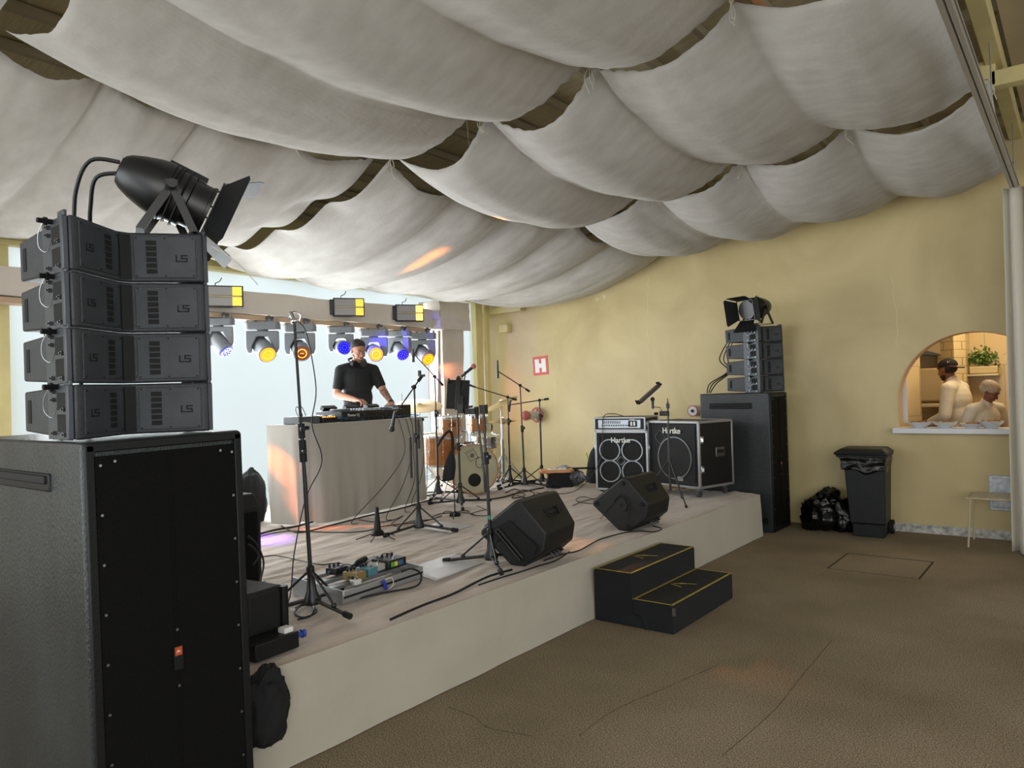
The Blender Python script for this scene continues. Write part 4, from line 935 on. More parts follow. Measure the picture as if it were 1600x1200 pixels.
# D tablet stand behind it, with tablet and pink microphone
D = at(720, 790); Dv = Vector(D)
t = mic_stand('upright stand carrying the black tablet in the middle of the stage', D, .62, 1.10, R(75), (.3, -.5), None, r=.36)
t2 = thing('tablet_computer', 'black tablet seen from behind, clamped on the middle stand', 'tablet', Dv+V((.0, .0, 1.12)), R(38)); t2.rotation_euler = (R(-14), R(3), R(38))
mb = MB(); mb.box((0, 0, .03), (.235, .012, .31)); obj('tablet_case', mb, 'black_matte', t2, bevel=.008)
mb = MB(); mb.box((0, -.02, .03), (.05, .02, .34)); mb.box((.03, -.03, -.06), (.06, .03, .14)); mb.cyl((-.11, -.02, .17), (-.09, -.02, .17), .025, n=12); mb.cyl((0, -.02, .2), (0, -.04, .2), .02, n=12); mb.cyl((.10, -.02, -.11), (.16, -.03, -.10), .012, n=8); obj('holder', mb, 'metal_black', t2, bevel=.003)
tm_ = mic('microphone with pink ball head pointing up above the tablet', Dv+V((.0, .06, 1.33)), (.50, .50, .58), L=.15, ball=.028, ballm=mat('pink_foam', 'b4656a', .8))
mb = MB(); mb.cyl(Dv+V((.03, .05, 1.22)), Dv+V((.04, .08, 1.36)), .007, n=8); mb.sph(Dv+V((.04, .08, 1.37)), .018, 6); mb.cyl(Dv+V((.0, .0, 1.08)), Dv+V((.03, .05, 1.22)), .007, n=8); o = obj('gooseneck', mb, 'metal_black'); tag(o, 'short gooseneck holding the pink microphone above the tablet', 'stand')
# F, G, H overheads of the drums
F = at(685, 776); Fv = Vector(F)
t = mic_stand('microphone stand with raised boom left of the drum kit', F, .95, 1.36, R(60), (0, -.3), ((-.42, -.34, .62), .37, .14), r=.36)
e = Vector((0, 0, 1.36))+Vector((-.42, -.34, .62)).normalized()*.37
mic('slim black microphone pointing down left of the drum kit', Fv+e+V((0, 0, .04)), (0, 0, -1), L=.15, ball=0)
G = at(820, 761); Gv = Vector(G)
t = mic_stand('tall microphone stand with raised boom before the yellow wall', G, .72, 1.24, R(10), (.4, -1.0), ((-.60, -.42, .52), .34, .14), r=.36)
e = Vector((-.02, 0, 1.24))+Vector((-.60, -.42, .52)).normalized()*.34
mic('slim black microphone upright on the tall boom before the yellow wall', Gv+e+V((0, 0, .12)), (0, 0, -1), L=.22, ball=0)
H = at(847, 756); Hv = Vector(H)
t = mic_stand('rightmost boom stand of the drums, its boom almost level', H, .85, 1.05, R(-20), (0, -.2), ((-.80, -.50, -.12), .38, .12), r=.36)
e = Vector((0, 0, 1.05))+Vector((-.80, -.50, -.12)).normalized()*.38
mic('slim black microphone angled down at the end of the level boom', Hv+e+V((.01, 0, .06)), (-.15, -.1, -1), L=.15, ball=0)
I_ = at(797, 757); Iv = Vector(I_)
t = mic_stand('boom stand tangled among the cymbal stands, boom reaching left', I_, .80, 1.10, R(40), (0, 0), ((-.72, -.52, .30), .42, .12), r=.30)
mic('black microphone at the end of the boom reaching towards the toms', Iv+V((0, 0, 1.10))+Vector((-.72, -.52, .30)).normalized()*.42, (-.6, -.3, .25), L=.13, ball=.02, ballm='metal_black')
# J right tablet stand
J = at(1048, 786); Jv = Vector(J)
t = thing('tablet_stand', 'thin black tripod stand before the large bass cabinet, with a side arm', 'stand', J, 0)
for k, a in enumerate((R(-38), R(95), R(215))):
    mb = MB(); c, s = math.cos(a), math.sin(a); mb.cyl((c*.015, s*.015, .42), (c*.33, s*.33, .012), .007, n=8); lg = obj('leg', mb, 'metal_black', t); mb = MB(); mb.cyl((c*.32, s*.32, .02), (c*.34, s*.34, .004), .012, n=8); obj('rubber_foot', mb, 'rubber', lg)
mb = MB(); mb.cyl((0, 0, .12), (0, 0, .80), .012, n=10); mb.cyl((0, 0, .40), (0, 0, .46), .02, n=10); obj('lower_tube', mb, 'metal_black', t)
mb = MB(); mb.cyl((0, 0, .78), (0, 0, 1.02), .008, n=10); mb.cyl((0, 0, .95), (0, 0, 1.0), .018, n=10); mb.cyl((0, 0, 1.02), (0, 0, 1.05), .005, n=6); obj('upper_tube', mb, 'metal_black', t)
mb = MB(); mb.box((-.03, -.02, .90), (.09, .035, .05)); mb.tube([(-.05, -.035, .92), (-.06, -.045, .96), (-.12, -.09, .97)], .004, 5, smooth=False); mb.cyl((-.08, -.06, .90), (-.11, -.085, .90), .014, n=8); mb.cyl((-.12, -.09, .95), (-.12, -.09, 1.03), .014, n=8); mb.sph((-.12, -.09, 1.045), .022, 6); obj('side_arm', mb, 'metal_black', t)
t2 = thing('tablet_holder', 'slanted dark phone holder on the arm of the tripod before the big bass cabinet', 'holder', Jv+V((-.145, -.115, 1.10)), YAW); t2.rotation_euler = (0, R(-40), YAW)
mb = MB(); mb.box((0, 0, 0), (.26, .15, .03)); obj('plate', mb, mat('dark_violet_plastic', '2a1c22', .5), t2, bevel=.006)
mb = MB()
for s in (-1, 1):
    for q in (-.05, .05): mb.cyl((s*.14, q, -.01), (s*.14, q, .035), .01, n=8); mb.box((s*.13, q, 0), (.05, .015, .015))
obj('claw', mb, 'black', t2)
# E small stand with black pouch, K cone peg
E_ = at(711, 806); Ev = Vector(E_)
t = thing('instrument_stand', 'short instrument stand with curved hook and black pouch, before the bass drum', 'stand', E_, 0)
mb = MB(); mb.lathe([(.05, .0), (.055, .012), (.04, .03), (.012, .045)], None, 16); obj('base', mb, 'black', t)
for k in range(5):
    a = R(20+72*k); mb = MB(); mb.tube([(.03*math.cos(a), .03*math.sin(a), .03), (.14*math.cos(a), .14*math.sin(a), .03), (.22*math.cos(a), .22*math.sin(a), .006)], .005, 5); obj('leg', mb, 'metal_black', t)
mb = MB(); mb.cyl((0, 0, .03), (-.01, 0, .70), .006, n=8); obj('pole', mb, 'metal_black', t)
mb = MB(); mb.tube([(-.01, 0, .56), (-.012, 0, .76), (-.035, -.02, .80), (-.07, -.05, .76), (-.10, -.08, .70)], lambda u: .015-.004*u, 8); obj('hook', mb, 'rubber', t)
def pouch(u, v): 
    w_ = .03+.055*math.sin(min(1, (1-v)*1.35)*PI/2)*(1 if v < .8 else .8); a = u*2*PI; return (-.035*(1-v)-.02+w_*math.cos(a)*.8, -.02*(1-v)+w_*.55*math.sin(a), .35+.26*v+.02*math.sin(a)*(1-v))
mb = MB(); mb.grid(pouch, 16, 10); bmesh.ops.remove_doubles(mb.b, verts=mb.b.verts, dist=1e-4); bmesh.ops.holes_fill(mb.b, edges=mb.b.edges); obj('pouch', mb, M['shirt'], t)
K = at(590, 842)
t = thing('cone_stand', 'small black cone shaped instrument peg standing alone on the stage', 'stand', K, 0)
mb = MB(); mb.lathe([(.052, .03), (.055, .045), (.045, .065), (.03, .075), (.014, .25), (.010, .255)], None, 20); obj('peg', mb, 'black', t)
for k in range(5):
    a = R(-60+72*k); mb = MB(); mb.cyl((.04*math.cos(a), .04*math.sin(a), .045), (.17*math.cos(a), .17*math.sin(a), .004), .004, n=6); obj('leg', mb, 'metal_black', t)

# ---------------------------------------------------------------- drum kit
def drum(label, name, loc, axis, r, depth, lugs=8, head='drumhead', shell='lacq', group='drums of the kit', hoop='chrome', feet=None):
    """LOC is the centre of the playing head, AXIS points out of it"""
    ax = Vector(axis).normalized(); m = ax.to_track_quat('Z', 'Y').to_matrix().to_4x4()
    t = thing(name, label, 'drum', loc, 0, group)
    mb = MB(); mb.lathe([(r, -depth), (r, 0), (r-.008, 0), (r-.008, -depth)], m, 36, close=False); obj('shell', mb, shell, t)
    mb = MB()
    for z in (0, -depth): mb.lathe([(r-.004, z-.012), (r+.009, z-.012), (r+.009, z+.012), (r-.004, z+.012), (r-.004, z-.012)], m, 36, close=False)
    obj('hoop', mb, hoop, t)
    mb = MB(); mb.lathe([(0, .002), (r-.004, .002)], m, 36, close=False); mb.lathe([(0, -depth), (r-.004, -depth)], m, 36, close=False); obj('drumhead', mb, head, t)
    mb = MB()
    for k in range(lugs):
        a = 2*PI*k/lugs; c, s = math.cos(a), math.sin(a)
        mb.cyl(m @ V((c*(r+.014), s*(r+.014), .01)), m @ V((c*(r+.014), s*(r+.014), -depth-.01)), .0035, n=6); mb.sph(m @ V((c*(r+.014), s*(r+.014), -depth/2)), .012, 5)
        mb.cyl(m @ V((c*(r+.014), s*(r+.014), .01)), m @ V((c*(r+.014), s*(r+.014), .025)), .007, n=6)
    obj('tension_rod', mb, 'chrome', t)['kind'] = 'stuff'
    return t, m
ba = Vector((.80, -.60, .03)).normalized(); bq = P(742, 773, 2, ST)
bc = V((bq.x, bq.y, ST+.293)); r_ = .278
t, m = drum('big bass drum with a smoked front head and a black port hole', 'bass_drum', bc, ba, r_, .40, 10, hoop='lacq')
mb = MB(); mb.lathe([(0, .006), (.075, .006), (.078, .004)], m @ Matrix.Translation((0, 0, 0)), 28, close=False)
for v in mb.b.verts: pass
bmesh.ops.translate(mb.b, verts=mb.b.verts, vec=V((0, 0, -.125))+rt*.0); obj('port_hole', mb, 'rubber', t)
fm = face_mtx(ba*.006, ba)
mb = MB(); q = fm @ Matrix.Translation((-.02, .155, 0)) @ Matrix.Rotation(R(28), 4, 'Z')
for c, d in (((0, .05), (.105, .004)), ((0, -.05), (.105, .004)), ((-.05, 0), (.004, .1)), ((.05, 0), (.004, .1))): mb.box((c[0], c[1], 0), (d[0], d[1], .002), q)
for k in range(8): mb.box((.018*math.cos(k*PI/4), .018*math.sin(k*PI/4), 0), (.022, .007, .002), q @ Matrix.Translation((0, 0, 0)), (0, 0, k*PI/4))
for k in range(5): mb.box((-.06+k*.026, .07, 0), (.012, .006, .002), q)
q = fm @ Matrix.Translation((.065, .07, 0))
for k in range(14): a_ = R(40+k*20); mb.box((.045*math.cos(a_), .06*math.sin(a_), 0), (.018, .006, .002), q, (0, 0, a_+PI/2))
mb.box((.03, -.03, 0), (.04, .006, .002), q); obj('emblem', mb, 'rubber', t)
for s in (-1, 1):
    mb = MB(); rv = ba.cross(V((0, 0, 1))).normalized(); q0 = -ba*.12+rv*s*.24; q1 = -ba*.0+rv*s*.37; mb.cyl(q0, V((q1.x, q1.y, -.285)), .008, n=8); mb.cyl(q0, V((q1.x, q1.y, -.286)), .008, n=8); mb.sph(V((q1.x, q1.y, -.275)), .014, 6)
    obj('spur', mb, 'chrome', t)
dz = V((0, 0, 1)); back = -ba
def dep(px, py, x): return P(px, py, 0, x)
tcx = bc.x-.30
q = P(703, 652, 0, tcx-.05); t, m = drum('honey coloured tom on the left above the bass drum', 'tom_drum', q, (.06, -.05, 1), .130, .23, 8)
text('lettering', 'GR', .07, M['rubber'], t, Matrix.Translation(-(m.to_3x3() @ V((0, 0, .09)))) @ face_mtx(V((.80, -.60, 0))*.142, (.80, -.60, .0)), .001)
q = P(746, 651, 0, tcx); t, m = drum('honey coloured tom on the right above the bass drum', 'tom_drum', q, (.05, -.04, 1), .115, .18, 8)
q = P(757, 681, 0, tcx-.12); t, m = drum('chrome snare drum behind the tall stands', 'snare_drum', q, (.12, -.1, .98), .165, .12, 8, shell='chrome')
q = P(686, 680, 0, bc.x-.5); t, m = drum('large honey coloured floor tom half behind the disc jockey table', 'floor_tom', q, (.06, -.04, 1), .20, .34, 8)
fz = q.z-.34-ST
mb = MB()
for k in range(3): a_ = R(30+120*k); c, s = math.cos(a_), math.sin(a_); mb.tube([(c*.215, s*.215, -.05), (c*.215, s*.215, -.38), (c*.23, s*.23, -(q.z-ST)+.01)], .006, 6, smooth=False)
obj('leg', mb, 'chrome', t)
mb = MB(); c0 = V((tcx, bc.y+.18, 0))
for s, px in ((-1, 703), (1, 746)):
    q = P(px, 672, 0, tcx-.05); mb.tube([(bc.x-.20, bc.y+.15+s*.02, bc.z+r_-.01), (bc.x-.20, bc.y+.15+s*.03, q.z-.02), (q.x+.02, q.y-s*.10, q.z-.02)], .012, 8, smooth=False)
mb.box((bc.x-.2, bc.y+.15, bc.z+r_+.01), (.08, .08, .03)); tag(obj('tom_holder', mb, 'chrome'), 'chrome double tom holder rising from the bass drum', 'drum hardware')
def cym_stand(label, base, h, cym, label2, cr, tiltv, legs=.28, z0=0, group='cymbal stands', boomoff=(0, 0), hihat=False):
    t = thing('cymbal_stand', label, 'stand', base, 0, group)
    for k in range(3):
        a = R(20+120*k); c, s = math.cos(a), math.sin(a); mb = MB()
        for o_ in (-.008, .008): mb.cyl((c*.015-s*o_, s*.015+c*o_, .34), (c*legs-s*o_, s*legs+c*o_, .015), .005, n=6)
        mb.cyl((c*.015, s*.015, .12), (c*legs*.55, s*legs*.55, .165), .005, n=6); lg = obj('leg', mb, 'steel', t); mb = MB(); mb.sph((c*legs, s*legs, .014), .016, 6); obj('rubber_foot', mb, 'rubber', lg)
    mb = MB(); mb.cyl((0, 0, .09), (0, 0, h*.55), .013, n=10); mb.cyl((0, 0, h*.5), (0, 0, h*.56), .018, n=10); obj('lower_tube', mb, 'steel', t)
    e_ = V((boomoff[0], boomoff[1], h)); mb = MB(); mb.cyl((0, 0, h*.5), e_-V((0, 0, .0)), .009, n=10); mb.sph(e_, .016, 6); obj('upper_tube', mb, 'steel', t)
    mb = MB(); mb.cyl(e_, e_+V((0, 0, .07)), .004, n=6); mb.sph(e_+V((0, 0, .055)), (.014, .014, .008), 6); mb.box(e_+V((0, 0, .07)), (.035, .006, .01)); obj('wing_nut', mb, 'steel', t)
    p = V(base)+e_+V((0, 0, .03)); ax = V(tiltv).normalized(); mm = ax.to_track_quat('Z', 'Y').to_matrix().to_4x4()
    for k in range(2 if hihat else 1):
        t2 = thing('cymbal', label2 if k == 0 else 'lower bronze cymbal of the hi-hat pair', 'cymbal', p-V((0, 0, .02*k)), 0, 'cymbals of the drum kit'); s_ = -1 if k else 1
        mb = MB(); mb.lathe([(.006, s_*.030), (.03, s_*.026), (.05, s_*.012), (cr*.6, s_*.005), (cr, s_*-.008), (cr, s_*-.0095), (cr*.6, s_*.003), (.05, s_*.010), (.03, s_*.024), (.006, s_*.028)], mm, 40, close=False); obj('cymbal_plate', mb, 'brass', t2)
q = P(655, 633, 0, bc.x-1.15)
cym_stand('cymbal stand left of the drums behind the disc jockey table', (q.x, q.y, ST), q.z-ST-.03, 0, 'wide bronze ride cymbal left of the tablet', .30, (.22, -.17, .95))
q = at(786, 754); top = V(q)+V((0, 0, 0)); zt2 = P(786, 630, 0, q[0]).z
cym_stand('chrome cymbal stand with thick tripod right of the bass drum', q, zt2-ST-.03, 0, 'tilted bronze crash cymbal, highest of the right side', .235, (-.22, -.35, .95))
q = at(801, 750); q = (q[0]-.1, q[1]-.06, q[2]); z2 = P(785, 657, 0, q[0]).z; q2 = P(785, 657, 0, q[0])
cym_stand('hi-hat stand right of the snare drum', (q2.x, q2.y, ST), z2-ST-.03, 0, 'upper bronze cymbal of the hi-hat pair', .185, (0, 0, 1), hihat=True)
# extra short mics clipped among the drums
for k, (px, py, dx) in enumerate(((768, 672, .3), (765, 702, .2), (682, 700, .1))):
    q = P(px, py, 0, tcx); mic(('small dark clip-on microphone at the snare drum', 'small dark clip-on microphone beside the bass drum rim', 'small dark clip-on microphone at the floor tom')[k], q, (-.4+k*.2, .5, .6), L=.07, ball=.014, ballm='metal_black', group='clip-on drum microphones')
# throne
t = thing('drum_stool', 'black drum stool behind the bass drum', 'stool', (tcx-.35, bc.y+.45, ST))
mb = MB(); mb.lathe([(.05, .46), (.17, .47), (.175, .52), (.15, .54), (0, .545)], None, 24); obj('seat', mb, 'black', t)
mb = MB(); mb.cyl((0, 0, .1), (0, 0, .47), .014, n=10); obj('column', mb, 'steel', t)
for k in range(3):
    a_ = R(90+120*k); mb = MB(); mb.cyl((0, 0, .3), (.25*math.cos(a_), .25*math.sin(a_), .01), .009, n=8); obj('leg', mb, 'steel', t)

# ---------------------------------------------------------------- disc jockey table
tb_ = P(480, 825, 2, ST); tb2_ = P(669, 781, 2, ST); TB = (tb_.x, tb_.y); TR = math.atan2(tb2_.y-tb_.y, tb2_.x-tb_.x); TL, TD, TH = (tb2_-tb_).length, .46, .905
tm2 = Matrix.Translation((TB[0], TB[1], ST)) @ Matrix.Rotation(TR, 4, 'Z')
t = thing('folding_table', 'table hidden under the white cloth at which the disc jockey works', 'table', (TB[0], TB[1], ST), TR)
mb = MB(); mb.box((TL/2, TD/2+.0, TH-.02), (TL-.03, TD-.03, .03)); obj('table_top', mb, 'black_matte', t)
for x in (.06, TL-.06):
    for y in (.06, TD-.06): mb = MB(); mb.cyl((x, y, 0), (x, y, TH-.03), .014, n=8); obj('leg', mb, 'steel', t)
M['tcloth'] = mat('white_tablecloth', 'aca79d', .8, bump=.1, scale=120, sheen=.2)
def cloth(u, v):
    per = [(0, TD), (0, 0), (TL, 0), (TL, TD)]; seg = [TD, TL, TD]; tot = sum(seg); s = u*tot
    for k in range(3):
        if s <= seg[k] or k == 2: break
        s -= seg[k]
    f = min(1, s/seg[k]); x = per[k][0]+(per[k+1][0]-per[k][0])*f; y = per[k][1]+(per[k+1][1]-per[k][1])*f
    # rounded corners and pleats growing to the hem
    n = [(-1, 0), (0, -1), (1, 0)][k]; g = 1-v
    cd0 = min(u*tot-TD, 1) ; c1_ = math.exp(-((u*tot-TD)/.10)**2); c2_ = math.exp(-((u*tot-TD-TL)/.10)**2)
    o_ = .012+.03*g*(.5+.5*math.sin(u*tot*17+math.sin(u*9)))*.8 + .02*g*noise.noise(Vector((u*30, g, 3)))
    tuck = .10*g*g if k == 0 else 0
    x += n[0]*o_+c1_*(.03+.06*g)*(1 if k else .6); y += n[1]*o_+c1_*(.03+.06*g); x -= c2_*.03; y += c2_*.03
    return (x+tuck*.3, y, .012+.03*c1_+v*(TH+.004-.012))
mb = MB(); mb.grid(cloth, 170, 24); mb.box((TL/2, TD/2, TH+.004), (TL+.03, TD+.03, .01))
mb.prism([(-.012, TD), (TL+.012, TD), (TL+.012, TD+.01), (-.012, TD+.01)], .3, TH+.004)
o = obj('tablecloth', mb, 'tcloth', ang=60); o.matrix_world = tm2; tag(o, 'floor length white cloth over the disc jockey table, with orange light on its left end', 'tablecloth')
def onT(x, y, z=0): return tm2 @ V((x, y, TH+.010+z))
M['gear'] = mat('gear_black', '141416', .4); M['gear_grey'] = mat('gear_grey', '53575d', .45)
def gear(name, label, cat, x, y, w_, d_, h_, m='gear', rz=0, group=None):
    p = onT(x, y); t = thing(name, label, cat, p, TR+rz, group); mb = MB(); mb.box((0, 0, h_/2), (w_, d_, h_)); obj('case', mb, m, t, bevel=.006); return t
t = gear('power_unit', 'grey box with two thin cables at the left end of the disc jockey table', 'box', .16, .2, .26, .2, .07, 'gear_grey')
mb = MB(); mb.box((.15, 0, .035), (.05, .18, .06)); obj('end_cap', mb, 'gear', t, bevel=.004)
mb = MB()
for k in range(2): mb.tube([(-.04+k*.05, 0, .07), (-.07+k*.05, 0, .13), (-.03+k*.05, .02, .16), (.02+k*.04, .02, .10), (.03+k*.04, .02, .072)], .0035, 5)
obj('cable', mb, 'cable', t)
t = gear('effects_unit', 'small silver and orange lit sound module beside the mixer', 'sound module', .42, .2, .20, .22, .05, 'gear')
mb = MB(); rr = random.Random(5)
for k in range(22): mb.cyl((rr.uniform(-.08, .08), rr.uniform(-.09, .09), .05), (rr.uniform(-.08, .08), 0, .065) if 0 else (rr.uniform(-.08, .08), rr.uniform(-.09, .09), .068), .006, n=6)
obj('knob', mb, 'steel', t)['kind'] = 'stuff'
mb = MB()
for k in range(6): mb.sph((-.09+k*.03, -.1, .056), .007, 4)
obj('lamp', mb, M['orange_led'], t)['kind'] = 'stuff'
def deckunit(label, x, w_, jog, txt=None):
    t = gear('dj_mixer' if not jog else 'dj_player', label, 'mixer' if not jog else 'media player', x, .25, w_, .34, .10)
    mb = MB(); mb.box((0, -.165, .055), (w_-.02, .02, .05)); fp_ = obj('front_edge', mb, 'gear', t, bevel=.004)
    mb = MB(); rr = random.Random(int(x*100))
    if jog:
        mb.lathe([(.10, .10), (.102, .118), (.09, .122), (0, .122)], None, 32); obj('jog_wheel', mb, 'gear_grey', t); mb = MB()
        for k in range(8): mb.cyl((w_/2-.03-.0*k, -.13+k*.03, .10), (w_/2-.03, -.13+k*.03, .115), .008, n=8)
    else:
        for i in range(9):
            for j in range(8): mb.cyl((-w_/2+.03+i*(w_-.06)/8, -.13+j*.038, .10), (-w_/2+.03+i*(w_-.06)/8, -.13+j*.038, .122), .007, n=8)
    obj('knob', mb, 'steel', t)['kind'] = 'stuff'
    mb = MB(); mb.box((0, .15, .13), (w_*.6, .05, .04), None, (R(30), 0, 0)); obj('display', mb, 'gear', t, bevel=.003)
    if txt: text('lettering', txt, .038, M['white_logo'], t, face_mtx((0, -.177, .06), (0, -1, 0)), .0006)
    mb = MB()
    for k in range(4): mb.cyl((-w_/2+.04+k*(w_-.08)/3, -.174, .02), (-w_/2+.04+k*(w_-.08)/3, -.19, .02), .006, n=6)
    obj('jack', mb, 'chrome', t)['kind'] = 'stuff'
deckunit('left black media player with brand lettering on its front edge', .72, .32, True, 'Pioneer DJ')
deckunit('black mixer covered in small silver knobs in the middle of the table', 1.04, .31, False)
deckunit('right black media player behind the tilted microphone clamp', 1.37, .32, True)
t = gear('wireless_receiver', 'flat black unit with a thin upright aerial at the right end of the table', 'receiver', 1.66, .28, .22, .2, .14)
mb = MB(); mb.cyl((.08, 0, .14), (.085, 0, .26), .003, n=6); obj('aerial', mb, 'metal_black', t)
rr = random.Random(11)
for k in range(7):
    x0 = rr.uniform(.4, 1.3); pts = [onT(x0+rr.uniform(-.1, .1)+q*.16, .03+rr.uniform(-.0, .05) if q not in (0, 4) else .10, .01+rr.uniform(0, .03)) for q in range(4)]
    cable(('black', 'blue', 'black', 'black', 'blue', 'black', 'black')[k]+' cable looping along the front edge of the disc jockey table', pts, .004, 'cables on the disc jockey table', M['blue_cable'] if k in (1, 4) and 'blue_cable' in M else ('cable' if k not in (1, 4) else M.setdefault('blue_cable', mat('blue_cable', '2f6fae', .5))))
def drop(label, x0, zs, x1, p1):
    a = onT(x0, .02, .02); b = onT(x0, -.04, -.06); e = V(p1); m_ = a.lerp(e, .5)+V((.08, 0, -.18))
    cable(label, [a, b, V((b.x+.03, b.y+zs, b.z-.3)), V((m_.x, m_.y, max(m_.z, ST+.25))), V((e.x+.02, e.y-.08, ST+.05)), e], .0035, 'cables hanging down the front of the table')
drop('thin black cable hanging down the front of the table', 1.30, .02, 0, P(560, 818, 2, ST+.004))
drop('thin black cable hanging down the front of the table', 1.42, .02, 0, P(612, 812, 2, ST+.004))
drop('thin black cable hanging down the front of the table', 1.50, -.02, 0, P(640, 800, 2, ST+.004))
drop('thin black cable hanging down the front of the table', 1.62, .03, 0, P(650, 790, 2, ST+.004))

# cables lying on the stage
def floor_cable(label, pts, r=.005): return cable(label, [P(x, y, 2, ST+.003+r*.6) for x, y in pts], r)
floor_cable('black cable bundle leaving the left end of the disc jockey table', [(392, 838), (430, 828), (465, 822), (500, 812), (560, 800), (640, 780), (700, 768)], .009)
floor_cable('black cable running across the stage behind the cone peg', [(398, 840), (450, 830), (520, 832), (570, 830), (600, 822), (660, 815), (690, 806)])
floor_cable('black cable lying along the foot of the white tablecloth', [(440, 822), (468, 832), (520, 820), (570, 807), (620, 796), (662, 784), (690, 777)], .007)
floor_cable('thin cable crossing the stage to the pedal board', [(398, 872), (430, 868), (470, 876), (500, 882), (532, 880), (540, 890), (556, 896)], .004)
floor_cable('thick black cable running below the bass drum to the cymbal stands', [(670, 775), (700, 780), (740, 782), (780, 778), (810, 770), (850, 762)], .008)
floor_cable('coiled cable by the tripod before the disc jockey table', [(560, 812), (590, 816), (615, 812), (630, 806), (612, 818), (622, 822), (640, 815), (670, 812)], .004)
floor_cable('tangled cable among the cymbal stand feet', [(790, 770), (805, 764), (820, 774), (800, 778), (815, 766), (835, 770), (825, 778), (808, 774)], .006)
floor_cable('looped cable left of the farther floor monitor', [(895, 790), (915, 782), (940, 778), (925, 787), (900, 782), (912, 776), (940, 784), (955, 783)], .004)
floor_cable('cable running from the tablet stand towards the nearer monitor', [(745, 790), (765, 800), (758, 806), (735, 803), (760, 796)], .004)
cable('black cable arching from the pedal board over its right end', [P(628, 893, 2, ST+.09), P(645, 889, 2, ST+.09), P(658, 898, 2, ST+.04), P(650, 916, 2, ST+.006), P(600, 926, 2, ST+.006), P(560, 935, 2, ST+.006)], .006)
floor_cable('coil of black cable under the tallest microphone stand', [(462, 950), (480, 942), (495, 955), (475, 965), (460, 958), (472, 946), (490, 948), (486, 962), (465, 968)], .005)
# paper sheets taped on the stage
M['paper'] = mat('taped_plastic', 'd8d8da', .3, bump=.5, scale=12, alpha=.55, spec=.5)
def sheet(label, c):
    q = [P(x, y, 2, ST+.004) for x, y in c]
    mb = MB(); mb.grid(lambda u, v: (q[0].lerp(q[1], u)).lerp(q[3].lerp(q[2], u), v)+V((0, 0, .002+.002*noise.noise(V((u*7, v*7, 1))))), 16, 10); tag(obj('plastic_sheet', mb, 'paper', solid=.001), label, 'sheet')
sheet('crumpled clear sheet taped on the stage between pedal board and green-taped stand', [(628, 888), (680, 908), (758, 878), (715, 864)])
sheet('thin clear sheet on the stage behind the tripod before the table', [(655, 826), (705, 833), (742, 820), (690, 815)])

# ---------------------------------------------------------------- pedal board
PB = V((-3.50, 2.94, ST)); PR = R(94)
t = thing('pedal_board', 'aluminium frame of the guitar effects board on the stage', 'pedal board', PB, PR)
L, Dp = .66, .36
mb = MB()
for y in (-Dp/2, -.06, .06, Dp/2): mb.box((0, y, .05+(y+Dp/2)*.08), (L, .05, .022))
obj('rail', mb, 'alu', t, bevel=.003)
mb = MB()
for s in (-1, 1): mb = MB(); mb.prism([(-Dp/2-.03, 0), (Dp/2+.03, 0), (Dp/2+.03, .105), (-Dp/2-.03, .075)], s*L/2-.006, s*L/2+.006, 'x'); obj('end_plate', mb, 'alu', t, bevel=.002)
mb = MB(); mb.box((0, -Dp/2-.028, .037), (L, .010, .07)); fr = obj('front_rail', mb, 'alu', t, bevel=.003); mb = MB(); mb.box((0, -Dp/2-.034, .037), (L, .003, .012)); obj('groove', mb, 'rubber', fr)
PM = Matrix.Translation(PB) @ Matrix.Rotation(PR, 4, 'Z')
def pedal(label, x, y, w_, d_, h_, col, kn=3, group='effects pedals on the board', txt=None):
    p = PM @ V((x, y, .063+(y+Dp/2)*.08+.005)); t = thing('effects_pedal', label, 'effects pedal', p, PR, group)
    mb = MB(); mb.box((0, 0, h_/2), (w_, d_, h_)); obj('case', mb, mat('pedal_paint', col, .35), t, bevel=.005)
    mb = MB()
    for k in range(kn): mb.cyl((-w_/2+.015+k*(w_-.03)/max(1, kn-1), d_*.28, h_), (-w_/2+.015+k*(w_-.03)/max(1, kn-1), d_*.28, h_+.016), .0075, n=8)
    obj('knob', mb, 'black', t)
    mb = MB(); mb.cyl((0, -d_*.3, h_), (0, -d_*.3, h_+.014), .007, n=8); obj('footswitch', mb, 'chrome', t)
    mb = MB()
    for s in (-1, 1): mb.cyl((s*w_/2, .0, h_*.5), (s*(w_/2+.018), 0, h_*.5), .008, n=8)
    obj('jack_plug', mb, 'steel', t)
    return t
pedal('mustard coloured effects pedal near the left end of the board', -.12, -.08, .085, .11, .05, '86703f')
pedal('turquoise effects pedal right of the mustard one', .0, -.06, .075, .11, .045, '4c7f8a')
pedal('silver grey effects pedal in the middle of the board', .10, -.02, .08, .12, .04, 'a8aaa4', 2)
pedal('small white effects pedal at the front left of the board', -.18, -.15, .05, .05, .03, 'd2d2cc', 1)
pedal('black effects pedal at the rear left of the board', -.10, .09, .10, .09, .04, '17181a')
t = pedal('long black multi-effects pedal with yellow and green labels at the right end', .215, -.04, .16, .14, .055, '1c1d1f', 4)
mb = MB(); mb.box((-.045, -.0715, .028), (.03, .002, .028)); obj('green_label', mb, mat('label_green', '4fa83a', .5), t); mb = MB(); mb.box((-.015, -.0715, .028), (.026, .002, .028)); obj('yellow_label', mb, mat('label_yellow', 'dcc83a', .5), t); mb = MB(); mb.box((.025, -.0715, .028), (.045, .002, .028)); obj('blue_label', mb, mat('label_blue', '3a6288', .5), t)
q = PM @ V((.10, .10, .1)); t = thing('wireless_transmitter', 'black rounded transmitter lying on top of the effects board', 'transmitter', q, PR+R(15))
